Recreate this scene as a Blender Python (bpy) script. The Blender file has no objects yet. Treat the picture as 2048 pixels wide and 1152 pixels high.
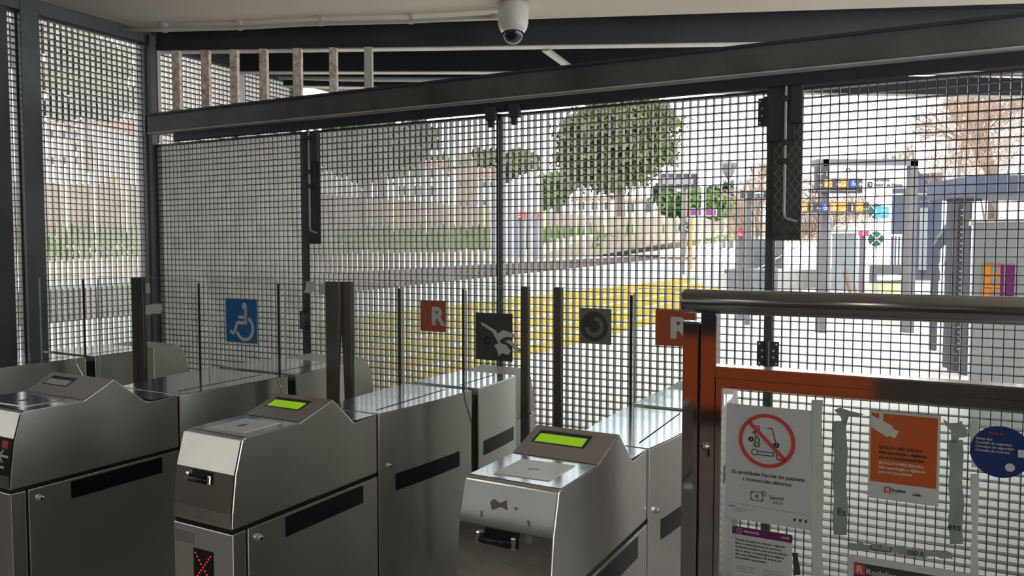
import bpy, math, random
from mathutils import Vector
random.seed(7)
S = bpy.context.scene
COL = S.collection
R = math.radians
# ------------------------------------------------------------------ camera
F, PITCH, H = 1540.0, R(2.84), 1.58
cam_d = bpy.data.cameras.new('camera'); cam = bpy.data.objects.new('camera', cam_d); COL.objects.link(cam)
cam.location = (0, 0, H); cam.rotation_euler = (math.pi/2-PITCH, 0, 0)
cam_d.sensor_width = 36; cam_d.lens = F*36/2048; cam_d.clip_start = 0.05; cam_d.clip_end = 900
S.camera = cam
def ray(x, y):
    u = (x-1024)/F; v = (y-576)/F; c, s = math.cos(PITCH), math.sin(PITCH)
    return Vector((u, c-v*s, -s-v*c))
CP = Vector((0, 0, H))
def hit(x, y, o, n):
    d = ray(x, y); return CP+d*((o-CP).dot(n)/d.dot(n))
def onz(x, y, z):
    d = ray(x, y); return CP+d*((z-H)/d.z)
def AT(x, y, Y):
    d = ray(x, y); return CP+d*(Y/d.y)
# ------------------------------------------------------------------ frames
AZ = R(28.8)
D1 = Vector((math.sin(AZ), math.cos(AZ), 0)); D2 = Vector((-math.cos(AZ), math.sin(AZ), 0)); UP = Vector((0, 0, 1))
def G(s, q, z): return D1*s+D2*q+UP*z
AF = R(26.6)
NF = Vector((math.sin(AF), math.cos(AF), 0)); TF = Vector((-math.cos(AF), math.sin(AF), 0)); DF = 3.568
def FF(t, off, z): return NF*(DF-off)+TF*t+UP*z      # off: towards the camera
class Fr:
    def __init__(s, o, ex, ey, ez): s.o, s.x, s.y, s.z = Vector(o), Vector(ex).normalized(), Vector(ey).normalized(), Vector(ez).normalized()
    def P(s, a, b, c=0): return s.o+s.x*a+s.y*b+s.z*c
    def px(s, x, y, c=0):
        p = hit(x, y, s.o+s.z*c, s.z)-s.o; return (p.dot(s.x), p.dot(s.y))
WORLD = Fr((0,0,0), (1,0,0), (0,1,0), (0,0,1))
GATE = Fr((0,0,0), D1, D2, UP)
FENCE = Fr(NF*DF, TF, UP, -NF)
# ------------------------------------------------------------------ mesh builder
class MB:
    def __init__(s): s.v = []; s.f = []
    def add(s, vs, fs):
        n = len(s.v); s.v += [tuple(v) for v in vs]; s.f += [tuple(i+n for i in f) for f in fs]; return s
    def box(s, fr, a0, a1, b0, b1, c0, c1):
        vs = [fr.P(a, b, c) for c in (c0, c1) for b in (b0, b1) for a in (a0, a1)]
        return s.add(vs, [(0,2,3,1),(4,5,7,6),(0,1,5,4),(2,6,7,3),(0,4,6,2),(1,3,7,5)])
    def hexa(s, b, t):
        return s.add(list(b)+list(t), [(3,2,1,0),(4,5,6,7),(0,1,5,4),(1,2,6,5),(2,3,7,6),(3,0,4,7)])
    def bar(s, p, q, w, h, up=UP):
        p, q = Vector(p), Vector(q); d = (q-p).normalized(); a = d.cross(Vector(up))
        if a.length < 1e-4: a = d.cross(Vector((1,0,0)))
        a.normalize(); b = a.cross(d).normalized()
        c = [(-w/2,-h/2),(w/2,-h/2),(w/2,h/2),(-w/2,h/2)]
        return s.hexa([p+a*i+b*j for i, j in c], [q+a*i+b*j for i, j in c])
    def tube(s, pts, r, n=12, cap=True, r2=None):
        pts = [Vector(p) for p in pts]; N = len(s.v); m = len(pts)
        d0 = (pts[1]-pts[0]).normalized(); a = d0.cross(UP)
        if a.length < 1e-3: a = d0.cross(Vector((1,0,0)))
        a.normalize()
        for i, p in enumerate(pts):
            d = (pts[min(i+1, m-1)]-pts[max(i-1, 0)]).normalized()
            a = (a-d*a.dot(d)).normalized(); b = d.cross(a)
            rr = r if r2 is None else r+(r2-r)*i/(m-1)
            for k in range(n):
                t = 2*math.pi*k/n; s.v.append(tuple(p+(a*math.cos(t)+b*math.sin(t))*rr))
        for i in range(m-1):
            for k in range(n):
                k2 = (k+1) % n; s.f.append((N+i*n+k, N+i*n+k2, N+(i+1)*n+k2, N+(i+1)*n+k))
        if cap:
            s.f.append(tuple(N+k for k in range(n))[::-1]); s.f.append(tuple(N+(m-1)*n+k for k in range(n)))
        return s
    def prism(s, fr, poly, c0, c1):                      # polygon in (x,y) of frame, thick along z
        n = len(poly); vs = [fr.P(a, b, c0) for a, b in poly]+[fr.P(a, b, c1) for a, b in poly]
        return s.add(vs, [tuple(range(n))[::-1], tuple(range(n, 2*n))]+[(i, (i+1) % n, n+(i+1) % n, n+i) for i in range(n)])
    def rings(s, loops, caps=True):
        N = len(s.v); n = len(loops[0])
        for l in loops: s.v += [tuple(p) for p in l]
        for i in range(len(loops)-1):
            for k in range(n):
                k2 = (k+1) % n; s.f.append((N+i*n+k, N+i*n+k2, N+(i+1)*n+k2, N+(i+1)*n+k))
        if caps:
            s.f.append(tuple(N+k for k in range(n))[::-1]); s.f.append(tuple(N+(len(loops)-1)*n+k for k in range(n)))
        return s
    def lathe(s, fr, prof, n=24):                        # prof (r, h) round frame z axis
        return s.rings([[fr.P(r*math.cos(2*math.pi*k/n), r*math.sin(2*math.pi*k/n), h) for k in range(n)] for r, h in prof])
    def ring(s, fr, cx, cy, r0, r1, c0, c1, a0=0, a1=360, n=40):
        full = abs(a1-a0) >= 360
        for i in range(n):
            t0, t1 = R(a0+(a1-a0)*i/n), R(a0+(a1-a0)*(i+1)/n)
            q = [(cx+r0*math.cos(t0), cy+r0*math.sin(t0)), (cx+r1*math.cos(t0), cy+r1*math.sin(t0)), (cx+r1*math.cos(t1), cy+r1*math.sin(t1)), (cx+r0*math.cos(t1), cy+r0*math.sin(t1))]
            s.add([fr.P(a, b, c1) for a, b in q], [(0,1,2,3)])
        return s
    def disc(s, fr, cx, cy, r, c, n=32, ry=None):
        ry = ry or r
        return s.add([fr.P(cx+r*math.cos(2*math.pi*k/n), cy+ry*math.sin(2*math.pi*k/n), c) for k in range(n)], [tuple(range(n))])
    def rect(s, fr, a0, a1, b0, b1, c):
        return s.add([fr.P(a0,b0,c), fr.P(a1,b0,c), fr.P(a1,b1,c), fr.P(a0,b1,c)], [(0,1,2,3)])
    def stroke(s, fr, pts, w, c):
        for (ax, ay), (bx, by) in zip(pts, pts[1:]):
            dx, dy = bx-ax, by-ay; L = math.hypot(dx, dy) or 1; nx, ny = -dy/L*w/2, dx/L*w/2
            s.add([fr.P(ax+nx, ay+ny, c), fr.P(ax-nx, ay-ny, c), fr.P(bx-nx, by-ny, c), fr.P(bx+nx, by+ny, c)], [(0,1,2,3)])
        return s
    def build(s, name, mat, parent=None, bevel=0, smooth=False, base=None):
        xs, ys, zs = zip(*s.v)
        o = Vector(base) if base is not None else Vector(((min(xs)+max(xs))/2, (min(ys)+max(ys))/2, min(zs)))
        me = bpy.data.meshes.new(name); me.from_pydata([tuple(Vector(v)-o) for v in s.v], [], s.f); me.update()
        me.materials.append(mat)
        if smooth:
            for p in me.polygons: p.use_smooth = True
        ob = bpy.data.objects.new(name, me); COL.objects.link(ob); ob.location = o
        if parent:
            ob.parent = parent; w = Vector((0,0,0)); q = parent
            while q: w += q.location; q = q.parent
            ob.location = o-w
        if bevel:
            b = ob.modifiers.new('bevel', 'BEVEL'); b.width = bevel; b.segments = 2; b.limit_method = 'ANGLE'; b.angle_limit = R(25); b.harden_normals = False
        return ob
def tag(o, label=None, cat=None, group=None, kind=None):
    if label: o['label'] = label
    if cat: o['category'] = cat
    if group: o['group'] = group
    if kind: o['kind'] = kind
    return o
def thing(name, label, cat, loc, group=None):
    o = bpy.data.objects.new(name, None); COL.objects.link(o); o.location = loc; o.empty_display_size = .1
    return tag(o, label, cat, group)
def text(fr, s, x, y, size, c, name, mat, parent, align='LEFT', bold=0, width=None, mb=None):
    cu = bpy.data.curves.new('t', 'FONT'); cu.body = s; cu.size = size; cu.align_x = align; cu.offset = bold; cu.resolution_u = 3
    t = bpy.data.objects.new('t', cu); COL.objects.link(t)
    dg = bpy.context.evaluated_depsgraph_get(); me = bpy.data.meshes.new_from_object(t.evaluated_get(dg))
    k = 1.0
    if width and len(me.vertices):
        xs = [v.co.x for v in me.vertices]; k = width/(max(xs)-min(xs))
    m = mb or MB(); m.add([fr.P(x+v.co.x*k, y+v.co.y, c) for v in me.vertices], [tuple(p.vertices) for p in me.polygons])
    bpy.data.objects.remove(t); bpy.data.curves.remove(cu); bpy.data.meshes.remove(me)
    if mb: return m
    return m.build(name, mat, parent)
# ------------------------------------------------------------------ materials
def mat(name, col, rough=.6, metal=0, emit=None, es=1, noise=0, nscale=8, bump=0, bscale=30, spec=.5, stretch=None, dark=None, rvar=0):
    m = bpy.data.materials.new(name); m.use_nodes = True; nt = m.node_tree; N = nt.nodes; L = nt.links
    b = N['Principled BSDF']; b.inputs['Base Color'].default_value = (*col, 1); b.inputs['Roughness'].default_value = rough
    b.inputs['Metallic'].default_value = metal; b.inputs['Specular IOR Level'].default_value = spec
    if emit: b.inputs['Emission Color'].default_value = (*emit, 1); b.inputs['Emission Strength'].default_value = es
    if noise or bump or rvar:
        tc = N.new('ShaderNodeNewGeometry'); mp = N.new('ShaderNodeMapping'); L.new(tc.outputs['Position'], mp.inputs[0])
        if stretch: mp.inputs['Scale'].default_value = stretch
        if noise:
            n = N.new('ShaderNodeTexNoise'); n.inputs['Scale'].default_value = nscale; n.inputs['Detail'].default_value = 6; L.new(mp.outputs[0], n.inputs['Vector'])
            cr = N.new('ShaderNodeMapRange'); cr.inputs[1].default_value = .32; cr.inputs[2].default_value = .68; L.new(n.outputs['Fac'], cr.inputs[0])
            mx = N.new('ShaderNodeMix'); mx.data_type = 'RGBA'; L.new(cr.outputs[0], mx.inputs[0])
            d = dark or tuple(c*(1-noise) for c in col)
            mx.inputs[6].default_value = (*d, 1); mx.inputs[7].default_value = (*col, 1); L.new(mx.outputs[2], b.inputs['Base Color'])
        if rvar:
            n3 = N.new('ShaderNodeTexNoise'); n3.inputs['Scale'].default_value = bscale*.3; n3.inputs['Detail'].default_value = 4; L.new(mp.outputs[0], n3.inputs['Vector'])
            r3 = N.new('ShaderNodeMapRange'); r3.inputs[3].default_value = rough-rvar; r3.inputs[4].default_value = rough+rvar; L.new(n3.outputs['Fac'], r3.inputs[0]); L.new(r3.outputs[0], b.inputs['Roughness'])
        if bump:
            n2 = N.new('ShaderNodeTexNoise'); n2.inputs['Scale'].default_value = bscale; n2.inputs['Detail'].default_value = 3; L.new(mp.outputs[0], n2.inputs['Vector'])
            bp = N.new('ShaderNodeBump'); bp.inputs['Strength'].default_value = bump; bp.inputs['Distance'].default_value = .01; L.new(n2.outputs['Fac'], bp.inputs['Height']); L.new(bp.outputs[0], b.inputs['Normal'])
    return m
def glassmat(name, tint, refl=.5, haze=0):
    m = bpy.data.materials.new(name); m.use_nodes = True; nt = m.node_tree; N = nt.nodes; L = nt.links; N.clear()
    out = N.new('ShaderNodeOutputMaterial'); tr = N.new('ShaderNodeBsdfTransparent'); tr.inputs[0].default_value = (*tint, 1)
    gl = N.new('ShaderNodeBsdfGlossy'); gl.inputs['Roughness'].default_value = .01
    fr = N.new('ShaderNodeFresnel'); 
    ge = N.new('ShaderNodeNewGeometry'); mr = N.new('ShaderNodeMapRange'); mr.inputs[3].default_value = 1.35; mr.inputs[4].default_value = 1/1.35
    L.new(ge.outputs['Backfacing'], mr.inputs[0]); L.new(mr.outputs[0], fr.inputs['IOR'])
    mx = N.new('ShaderNodeMixShader'); L.new(fr.outputs[0], mx.inputs[0]); L.new(tr.outputs[0], mx.inputs[1]); L.new(gl.outputs[0], mx.inputs[2])
    last = mx
    if haze:
        df = N.new('ShaderNodeBsdfTranslucent'); df.inputs[0].default_value = (.75, .8, .78, 1)
        m2 = N.new('ShaderNodeMixShader'); m2.inputs[0].default_value = haze; L.new(mx.outputs[0], m2.inputs[1]); L.new(df.outputs[0], m2.inputs[2]); last = m2
    L.new(last.outputs[0], out.inputs[0]); return m
M = {}
M['steel'] = mat('brushed_steel', (.76,.75,.72), .27, 1)
def aniso(m, a):
    nt = m.node_tree; b = nt.nodes['Principled BSDF']; b.inputs['Anisotropic'].default_value = a
    c = nt.nodes.new('ShaderNodeCombineXYZ'); c.inputs[2].default_value = 1; nt.links.new(c.outputs[0], b.inputs['Tangent'])
aniso(M['steel'], .7)
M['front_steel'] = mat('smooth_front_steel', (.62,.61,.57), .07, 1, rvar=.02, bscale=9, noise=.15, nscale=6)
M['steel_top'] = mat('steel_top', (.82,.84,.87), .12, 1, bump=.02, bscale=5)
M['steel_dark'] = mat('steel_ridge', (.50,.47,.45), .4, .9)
M['ridge_pale'] = mat('ridge_plate_reflection', (.56,.53,.56), .35, .5)  # paler copy for the left gates, ceiling reflection put into the colour
M['ivory'] = mat('ivory_panel', (.66,.62,.54), .4, noise=.12, nscale=9)
M['mirror'] = mat('polished_steel', (.42,.41,.40), .07, 1, bump=.02, bscale=3)
M['residue'] = mat('tape_residue', (.20,.19,.17), .6)
M['rail'] = mat('satin_steel_rail', (.30,.29,.275), .2, 1)
M['chrome'] = mat('chrome', (.8,.8,.8), .12, 1)
M['black'] = mat('black_plastic', (.006,.007,.009), .25)
M['gap'] = mat('dark_cavity', (.01,.01,.01), .9)
M['lcd'] = mat('green_display', (.28,.52,.02), .4, emit=(.28,.55,.01), es=.55)
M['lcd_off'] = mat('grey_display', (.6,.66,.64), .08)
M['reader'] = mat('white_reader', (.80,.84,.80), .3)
M['led'] = mat('red_led', (.8,.02,.03), .4, emit=(1,.03,.05), es=1.3)
M['galv'] = mat('galvanised_grating', (.54,.515,.465), .45, .3, noise=.25, nscale=9)
M['crossbar'] = mat('shade_dark_bar', (.05,.048,.05), .5, .4)  # shade on the bars' room-side edges put into a near-black colour
M['frame'] = mat('grey_painted_steel', (.085,.095,.10), .45, .3, noise=.4, nscale=3, bump=.03)
M['post'] = mat('grey_green_painted_steel', (.13,.15,.15), .45, .3, noise=.35, nscale=2.5, bump=.02)
M['beam'] = mat('dark_painted_beam', (.14,.135,.13), .5, .2, noise=.55, nscale=3, bump=.02)
M['beam2'] = mat('dark_slate_beam', (.045,.052,.06), .5, .2, noise=.3, nscale=2)
M['track'] = mat('dark_track_rail', (.03,.034,.04), .5, .2)
M['flange'] = mat('light_galvanised_flange', (.62,.61,.57), .5, .1, noise=.25, nscale=6)
M['rust'] = mat('rusty_painted_bar', (.92,.86,.78), .75, 0, noise=.6, nscale=30, dark=(.48,.32,.24))
M['tread_plate'] = mat('dark_tread_plate', (.10,.095,.09), .5, .5, noise=.3, nscale=8)
M['hinge'] = mat('dark_hinge', (.06,.06,.062), .45, .5)
M['ceil'] = mat('beige_plaster', (.66,.62,.54), .85, noise=.12, nscale=1.3, bump=.02, bscale=12)
M['conduit'] = mat('grey_conduit', (.55,.54,.50), .45)
M['floor'] = mat('grey_floor_tile', (.34,.32,.30), .5, noise=.3, nscale=3)
M['tint'] = glassmat('grey_tinted_glass', (.50,.50,.49))
M['tint2'] = glassmat('dark_tinted_glass', (.34,.34,.33))
M['wall_light'] = mat('light_wall', (.55,.53,.49), .85)
M['wall'] = mat('shaded_wall', (.26,.25,.23), .85, noise=.2, nscale=1)
M['white'] = mat('white_plastic', (.72,.71,.66), .35)
M['dome'] = mat('smoked_dome', (.01,.012,.015), .03, spec=.8)
M['glass'] = glassmat('clear_glass', (.93,.97,.955))
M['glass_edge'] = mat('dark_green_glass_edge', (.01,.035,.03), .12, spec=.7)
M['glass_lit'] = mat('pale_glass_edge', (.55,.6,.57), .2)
M['rubber'] = mat('dark_rubber', (.10,.09,.08), .38, noise=.4, nscale=6, bump=.1, bscale=5)
M['blue'] = mat('blue_sticker', (.0,.14,.42), .45)
M['orange'] = mat('orange_sticker', (.62,.13,.03), .5)
M['orange_dim'] = mat('rust_orange_sticker', (.42,.085,.03), .5)
M['sgrey'] = mat('grey_sticker', (.16,.17,.16), .55)
M['sdark'] = mat('charcoal_sticker', (.045,.05,.05), .5)
M['pale'] = mat('pale_print', (.62,.63,.60), .5)
M['paper'] = mat('white_paper', (.66,.67,.67), .7)
M['tape'] = mat('torn_tape', (.52,.55,.51), .7, noise=.25, nscale=25)
M['paste'] = mat('greenish_glue_residue', (.46,.52,.47), .7, noise=.3, nscale=18)
M['ink'] = mat('black_ink', (.03,.03,.03), .6)
M['red'] = mat('red_ink', (.62,.06,.05), .5)
M['purple'] = mat('purple_ink', (.16,.01,.12), .5)
M['navy'] = mat('navy_ink', (.01,.035,.16), .4)
M['cyan'] = mat('cyan_ink', (.05,.4,.6), .5)
def translucent(m, fac, col):
    nt = m.node_tree; N = nt.nodes; o = N['Material Output']; b = N['Principled BSDF']
    t = N.new('ShaderNodeBsdfTranslucent'); t.inputs[0].default_value = (*col, 1); x = N.new('ShaderNodeMixShader'); x.inputs[0].default_value = fac
    nt.links.new(b.outputs[0], x.inputs[1]); nt.links.new(t.outputs[0], x.inputs[2]); nt.links.new(x.outputs[0], o.inputs[0])
translucent(M['paper'], .35, (.8,.8,.8)); translucent(M['tape'], .6, (.85,.88,.84)); translucent(M['paste'], .45, (.5,.58,.52)); translucent(M['orange'], .2, (.9,.3,.08))
M['ground'] = mat('pale_concrete', (.50,.47,.43), .8, noise=.25, nscale=.8, rvar=.1)
M['platform'] = mat('platform_concrete', (.46,.45,.43), .85, noise=.2, nscale=.7)
M['yellow'] = mat('yellow_step_paint', (.66,.44,.03), .6, noise=.18, nscale=3)
M['tread'] = mat('step_tread_concrete', (.46,.44,.39), .8, noise=.3, nscale=2)
M['ballast'] = mat('brown_ballast', (.16,.12,.10), .95, noise=.5, nscale=4, bump=.6, bscale=9)
M['grass'] = mat('grass_bank', (.50,.43,.32), .9, noise=.6, nscale=.9, dark=(.36,.30,.22))
M['brownwall'] = mat('brown_board_wall', (.36,.28,.21), .85, noise=.25, nscale=.8, stretch=(4,4,.3))
M['creampost'] = mat('cream_post', (.75,.68,.40), .7)
M['house'] = mat('white_house', (.74,.70,.63), .8)
M['housedk'] = mat('house_window', (.10,.12,.14), .3)
M['roof'] = mat('terracotta_roof', (.50,.22,.13), .8, noise=.3, nscale=1)
M['leaf'] = mat('pine_foliage', (.13,.18,.045), .8, noise=.6, nscale=.8)
M['leaf2'] = mat('bright_foliage', (.15,.27,.06), .8, noise=.5, nscale=.6)
M['leaf3'] = mat('dark_foliage', (.05,.085,.04), .8, noise=.5, nscale=.6)
M['bark'] = mat('grey_bark', (.22,.17,.13), .9, noise=.4, nscale=3)
M['twig'] = mat('brown_twig', (.38,.27,.20), .9)
M['pole'] = mat('light_galvanised_pole', (.42,.46,.48), .5, .3)
M['sign_dk'] = mat('dark_sign', (.035,.035,.04), .5)
M['sign_wh'] = mat('white_sign', (.72,.72,.72), .5)
M['sign_or'] = mat('orange_pictogram', (.85,.28,.02), .5)
M['sign_bl'] = mat('blue_pictogram', (.02,.06,.38), .5)
M['signpale'] = mat('pale_sign_frame', (.12,.12,.13), .5)
M['bluebld'] = mat('slate_blue_cladding', (.07,.09,.15), .6, noise=.15, nscale=1)
M['bluedk'] = mat('dark_blue_steel', (.030,.038,.06), .5)
M['greypanel'] = mat('grey_panel', (.28,.31,.33), .6, noise=.25, nscale=1.2, stretch=(3,3,.5))
M['stone'] = mat('grey_stone_wall', (.15,.165,.18), .85, noise=.4, nscale=1.2)
M['palebox'] = mat('pale_blue_cabinet', (.42,.47,.54), .6)
M['kiosk'] = mat('white_cabinet', (.36,.39,.39), .5, noise=.1, nscale=1)
M['lamp'] = mat('lit_lamp', (1,.9,.7), .4, emit=(1,.9,.65), es=6)
M['cream'] = mat('cream_wall', (.68,.62,.38), .8)
M['green'] = mat('dark_green_cover', (.01,.09,.07), .6)
M['signred'] = mat('red_sign', (.75,.03,.06), .5)
M['machine'] = mat('orange_cabinet', (.75,.14,.03), .5)
M['wood'] = mat('brown_plank', (.20,.12,.08), .8)
# ------------------------------------------------------------------ world, light
w = bpy.data.worlds.new('overcast'); S.world = w; w.use_nodes = True; nt = w.node_tree; bg = nt.nodes['Background']
tc = nt.nodes.new('ShaderNodeTexCoord'); nz = nt.nodes.new('ShaderNodeTexNoise'); nz.inputs['Scale'].default_value = 2.2; nz.inputs['Detail'].default_value = 5
nt.links.new(tc.outputs['Generated'], nz.inputs['Vector'])
cr = nt.nodes.new('ShaderNodeValToRGB'); cr.color_ramp.elements[0].color = (.80,.86,.95,1); cr.color_ramp.elements[1].color = (1,.98,.95,1); cr.color_ramp.elements[0].position = .35; cr.color_ramp.elements[1].position = .6
nt.links.new(nz.outputs['Fac'], cr.inputs[0]); nt.links.new(cr.outputs[0], bg.inputs['Color']); bg.inputs['Strength'].default_value = 3.5
S.view_settings.view_transform = 'Standard'; S.view_settings.look = 'None'; S.view_settings.gamma = 1; S.view_settings.use_curve_mapping = False
S.view_settings.exposure = 0.0
S.cycles.transparent_max_bounces = 48; S.cycles.max_bounces = 10; S.cycles.glossy_bounces = 5; S.cycles.diffuse_bounces = 5
def struct(o): o['kind'] = 'structure'; return o
# ------------------------------------------------------------------ room shell
struct(MB().box(GATE, -4.2, 3.5, -3.0, 4.85, -.12, 0).build('floor', M['floor']))
# ceiling: soffit whose far edge runs almost square to the view
e0, e1 = Vector((-2.62, 5.22, 0)), Vector((5.2, 4.38, 0))
c = [G(-4.2, 4.75, 0), G(-4.2, -4.2, 0), Vector((6.3, 1.2, 0)), e1, e0]
struct(MB().prism(WORLD, [(p.x, p.y) for p in c], 3.03, 3.18).build('ceiling', M['ceil']))
mb = MB(); mb.box(GATE, -4.3, 2.2, 4.66, 4.8, 0, .95); mb.box(GATE, -4.3, 2.2, 4.66, 4.8, 2.5, 3.03); mb.box(GATE, .7, 2.2, 4.66, 4.8, .95, 2.5)
for s0 in (-4.3, -2.4): mb.box(GATE, s0, s0+.25, 4.66, 4.8, .95, 2.5)
struct(mb.build('wall_left', M['wall']))
struct(MB().box(GATE, -4.25, .75, 4.72, 4.73, .93, 2.52).build('window_1', M['tint']))
# back wall behind the viewer: solid below, a band of daylight near the top
mb = MB(); mb.box(GATE, -4.35, -4.2, -4.2, 4.8, 0, 1.86); mb.box(GATE, -4.35, -4.2, -4.2, 4.8, 2.92, 3.03)
for q in (-4.2, -1.2, 1.8, 4.66): mb.box(GATE, -4.35, -4.2, q, q+.14, 1.86, 2.92)
struct(mb.build('wall_back', M['wall']))
struct(MB().box(GATE, -4.28, -4.27, -4.1, 4.7, 1.86, 2.92).build('window_2', M['tint2']))
struct(MB().box(GATE, -4.2, .8, -3.12, -3.0, 0, 3.03).build('wall_right', M['wall_light']))
# ------------------------------------------------------------------ gratings
PIT = .036
def grating(fr, a0, a1, b0, b1, parent, depth=.036, th=.003, pa=PIT, pb=PIT):
    m = MB(); c = MB(); n = max(1, round((a1-a0)/pa))
    for i in range(n+1):
        a = a0+(a1-a0)*i/n; m.box(fr, a-th/2, a+th/2, b0, b1, -depth, -.0015); c.box(fr, a-th/2-.0003, a+th/2+.0003, b0, b1, -.0015, .0006)  # thin dark front strips: edge shade put into the colour
    k = round((b1-b0)/pb)
    for j in range(k+1):
        b = b1-j*pb
        if b < b0: break
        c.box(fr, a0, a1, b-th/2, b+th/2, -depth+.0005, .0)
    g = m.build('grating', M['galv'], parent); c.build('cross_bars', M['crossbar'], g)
ZT = 2.28
def leaf(name, label, t0, t1, frame_l=.03, frame_r=.03, extra=None):
    t = thing(name, label, 'fence gate', FF((t0+t1)/2, 0, .04), 'folding grating gate leaves')
    grating(FENCE, t0+.01, t1-.01, .06, ZT-.008, t)
    m = MB(); m.box(FENCE, t0, t1, ZT-.012, ZT, -.038, .002); m.box(FENCE, t0, t1, .04, .06, -.038, .002)
    m.box(FENCE, t0, t0+frame_r, .04, ZT, -.040, .004); m.box(FENCE, t1-frame_l, t1, .04, ZT, -.040, .004)
    m.build('frame', M['frame'], t)
    return t
tx = lambda x, y=300: FENCE.px(x, y)[0]
L1 = leaf('gate_leaf', 'grating gate leaf beside the corner post, its slots closed to the view', tx(613), tx(313), .012, .034)
L2 = leaf('gate_leaf', 'grating gate leaf left of the black centre post, a tall lock plate on its left', tx(999.5), tx(613)-.001, .004, .012)
L3 = leaf('gate_leaf', 'grating gate leaf right of the black centre post, pine tree behind it', tx(1546), tx(1001), .010, .026)
L4 = leaf('gate_leaf', 'grating gate leaf at the far right behind the glass side gate', -1.55, tx(1547), .004, .03)
def hinge(parent, x, y, w, h, holes=True, off=.006):
    a, b = FENCE.px(x, y)
    m = MB(); m.box(FENCE, a-w, a+w, b-h, b+h, .004, .009)
    hg = m.build('hinge', M['hinge'], parent)
    k = MB(); k.tube([FENCE.P(a, b-h*1.08, .012), FENCE.P(a, b+h*1.08, .012)], .009, 10); k.build('knuckle', M['frame'], hg)
    if holes:
        for sx in (-1, 1):
            for j, u in enumerate((-.78, -.28, .25, .78)):
                xx = .78 if j in (0, 3) else .52
                MB().disc(FENCE, a+sx*w*xx, b+h*u, .0045, .0096, 12).build('screw', M['white'], hg)
    return hg
hinge(L3, 1536, 707, .047, .055)
hinge(L3, 1533, 224, .035, .06, True)
hinge(L1, 610, 640, .033, .055, False)
hinge(L1, 607, 298, .02, .06, False)
def lockplate(parent, x0, x1, ytop, ybot, rx, y_rod0, y_rod1, tread=True):
    (a1, b1), (a0, b0) = FENCE.px(x0, ytop, .02), FENCE.px(x1, ybot, .02)
    p = MB().box(FENCE, a0, a1, b0, b1, .012, .02).build('lock_plate', M['tread_plate'], parent)
    m = MB(); nn = int((b1-b0+(a1-a0))/.05)
    for i in range(nn+6):                           # raised diamond ribs
        for sg in (1, -1):
            c0 = b0-.12+i*.05
            pts = []
            for a in (a0+.004, a1-.004):
                pts.append((a, c0+(a-a0)*1.5 if sg > 0 else c0+(a1-a)*1.5))
            lo = max(b0+.004, min(pts[0][1], pts[1][1])); hi = min(b1-.004, max(pts[0][1], pts[1][1]))
            if hi <= lo: continue
            def at(bb): 
                tt = (bb-pts[0][1])/(pts[1][1]-pts[0][1]); return (pts[0][0]+(pts[1][0]-pts[0][0])*tt, bb)
            A, B = at(lo), at(hi); m.bar(FENCE.P(A[0], A[1], .0205), FENCE.P(B[0], B[1], .0205), .002, .002, NF)
    m.build('raised_rib', M['rail'], p)
    ra, rb = FENCE.px(rx, y_rod0, .03); _, rb1 = FENCE.px(rx, y_rod1, .03)
    m = MB(); m.tube([FENCE.P(ra, rb, .034), FENCE.P(ra, rb1+.03, .034), FENCE.P(ra-.004, rb1+.008, .036), FENCE.P(ra-.015, rb1, .038), FENCE.P(ra-.055, rb1-.012, .038)], .006, 8)
    rod = m.build('bolt_rod', M['pole'], parent)
    for f in (.17, .47, .60): MB().box(FENCE, ra-.016, ra+.016, rb+(rb1-rb)*f-.012, rb+(rb1-rb)*f+.012, .02, .042).build('rod_guide', M['hinge'], rod)
    m = MB(); m.box(FENCE, a0+.0, a0+.05, b1-.17, b1+.0, .02, .04); m.box(FENCE, a0+.03, a1+.03, b1-.24, b1+.01, .008, .03)
    m.build('lock_body', M['hinge'], p, bevel=.004)
    for u in (.25, .8): MB().tube([FENCE.P(a0+(a1-a0)*u, b0+.03, .02), FENCE.P(a0+(a1-a0)*u, b0+.03, .026)], .011, 12).build('bolt_head', M['hinge'], p)
lockplate(L2, 613, 641, 268, 488, 618, 238, 462)
lockplate(L4, 1549, 1601, 172, 481, 1573, 148, 438)
# centre post stile and latches
m = MB().box(FENCE, tx(1004.5), tx(996.0), .04, ZT+.0, .006, .02); cs = m.build('centre_stile', M['track'], L2)
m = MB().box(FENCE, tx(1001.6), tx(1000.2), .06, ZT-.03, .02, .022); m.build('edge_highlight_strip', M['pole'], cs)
for x, y, lab in ((984, 228, 'left'), (1031, 222, 'right')):
    a, b = FENCE.px(x, y, .05); m = MB(); m.box(FENCE, a-.03, a+.03, b-.035, b+.035, .04, .075); m.box(FENCE, a-.012, a+.02, b-.07, b-.03, .045, .065)
    tag(m.build('track_latch', M['hinge'], bevel=.006), f'black latch under the beam just {lab} of the centre post', 'latch')
# the beam over the gates, its light lower flange, hanging track
BEAM = thing('steel_beam', 'long grey steel beam running over the grating gates', 'beam', FF(1.5, .08, 2.34))
MB().box(FENCE, -1.9, 4.42, 2.345, 2.465, .0, .08).build('web', M['beam'], BEAM, bevel=.004)
MB().box(FENCE, -1.9, 4.42, 2.455, 2.47, .0, .092).build('top_edge', M['beam2'], BEAM, bevel=.003)
MB().box(FENCE, -1.9, 4.42, 2.340, 2.3455, -.0, .088).build('lower_flange', M['flange'], BEAM)
m = MB().box(FENCE, -1.9, 4.22, 2.285, 2.335, .012, .05)
tag(m.build('sliding_track', M['track'], bevel=.003), 'dark gate track hanging just below the long beam', 'track')
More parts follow.
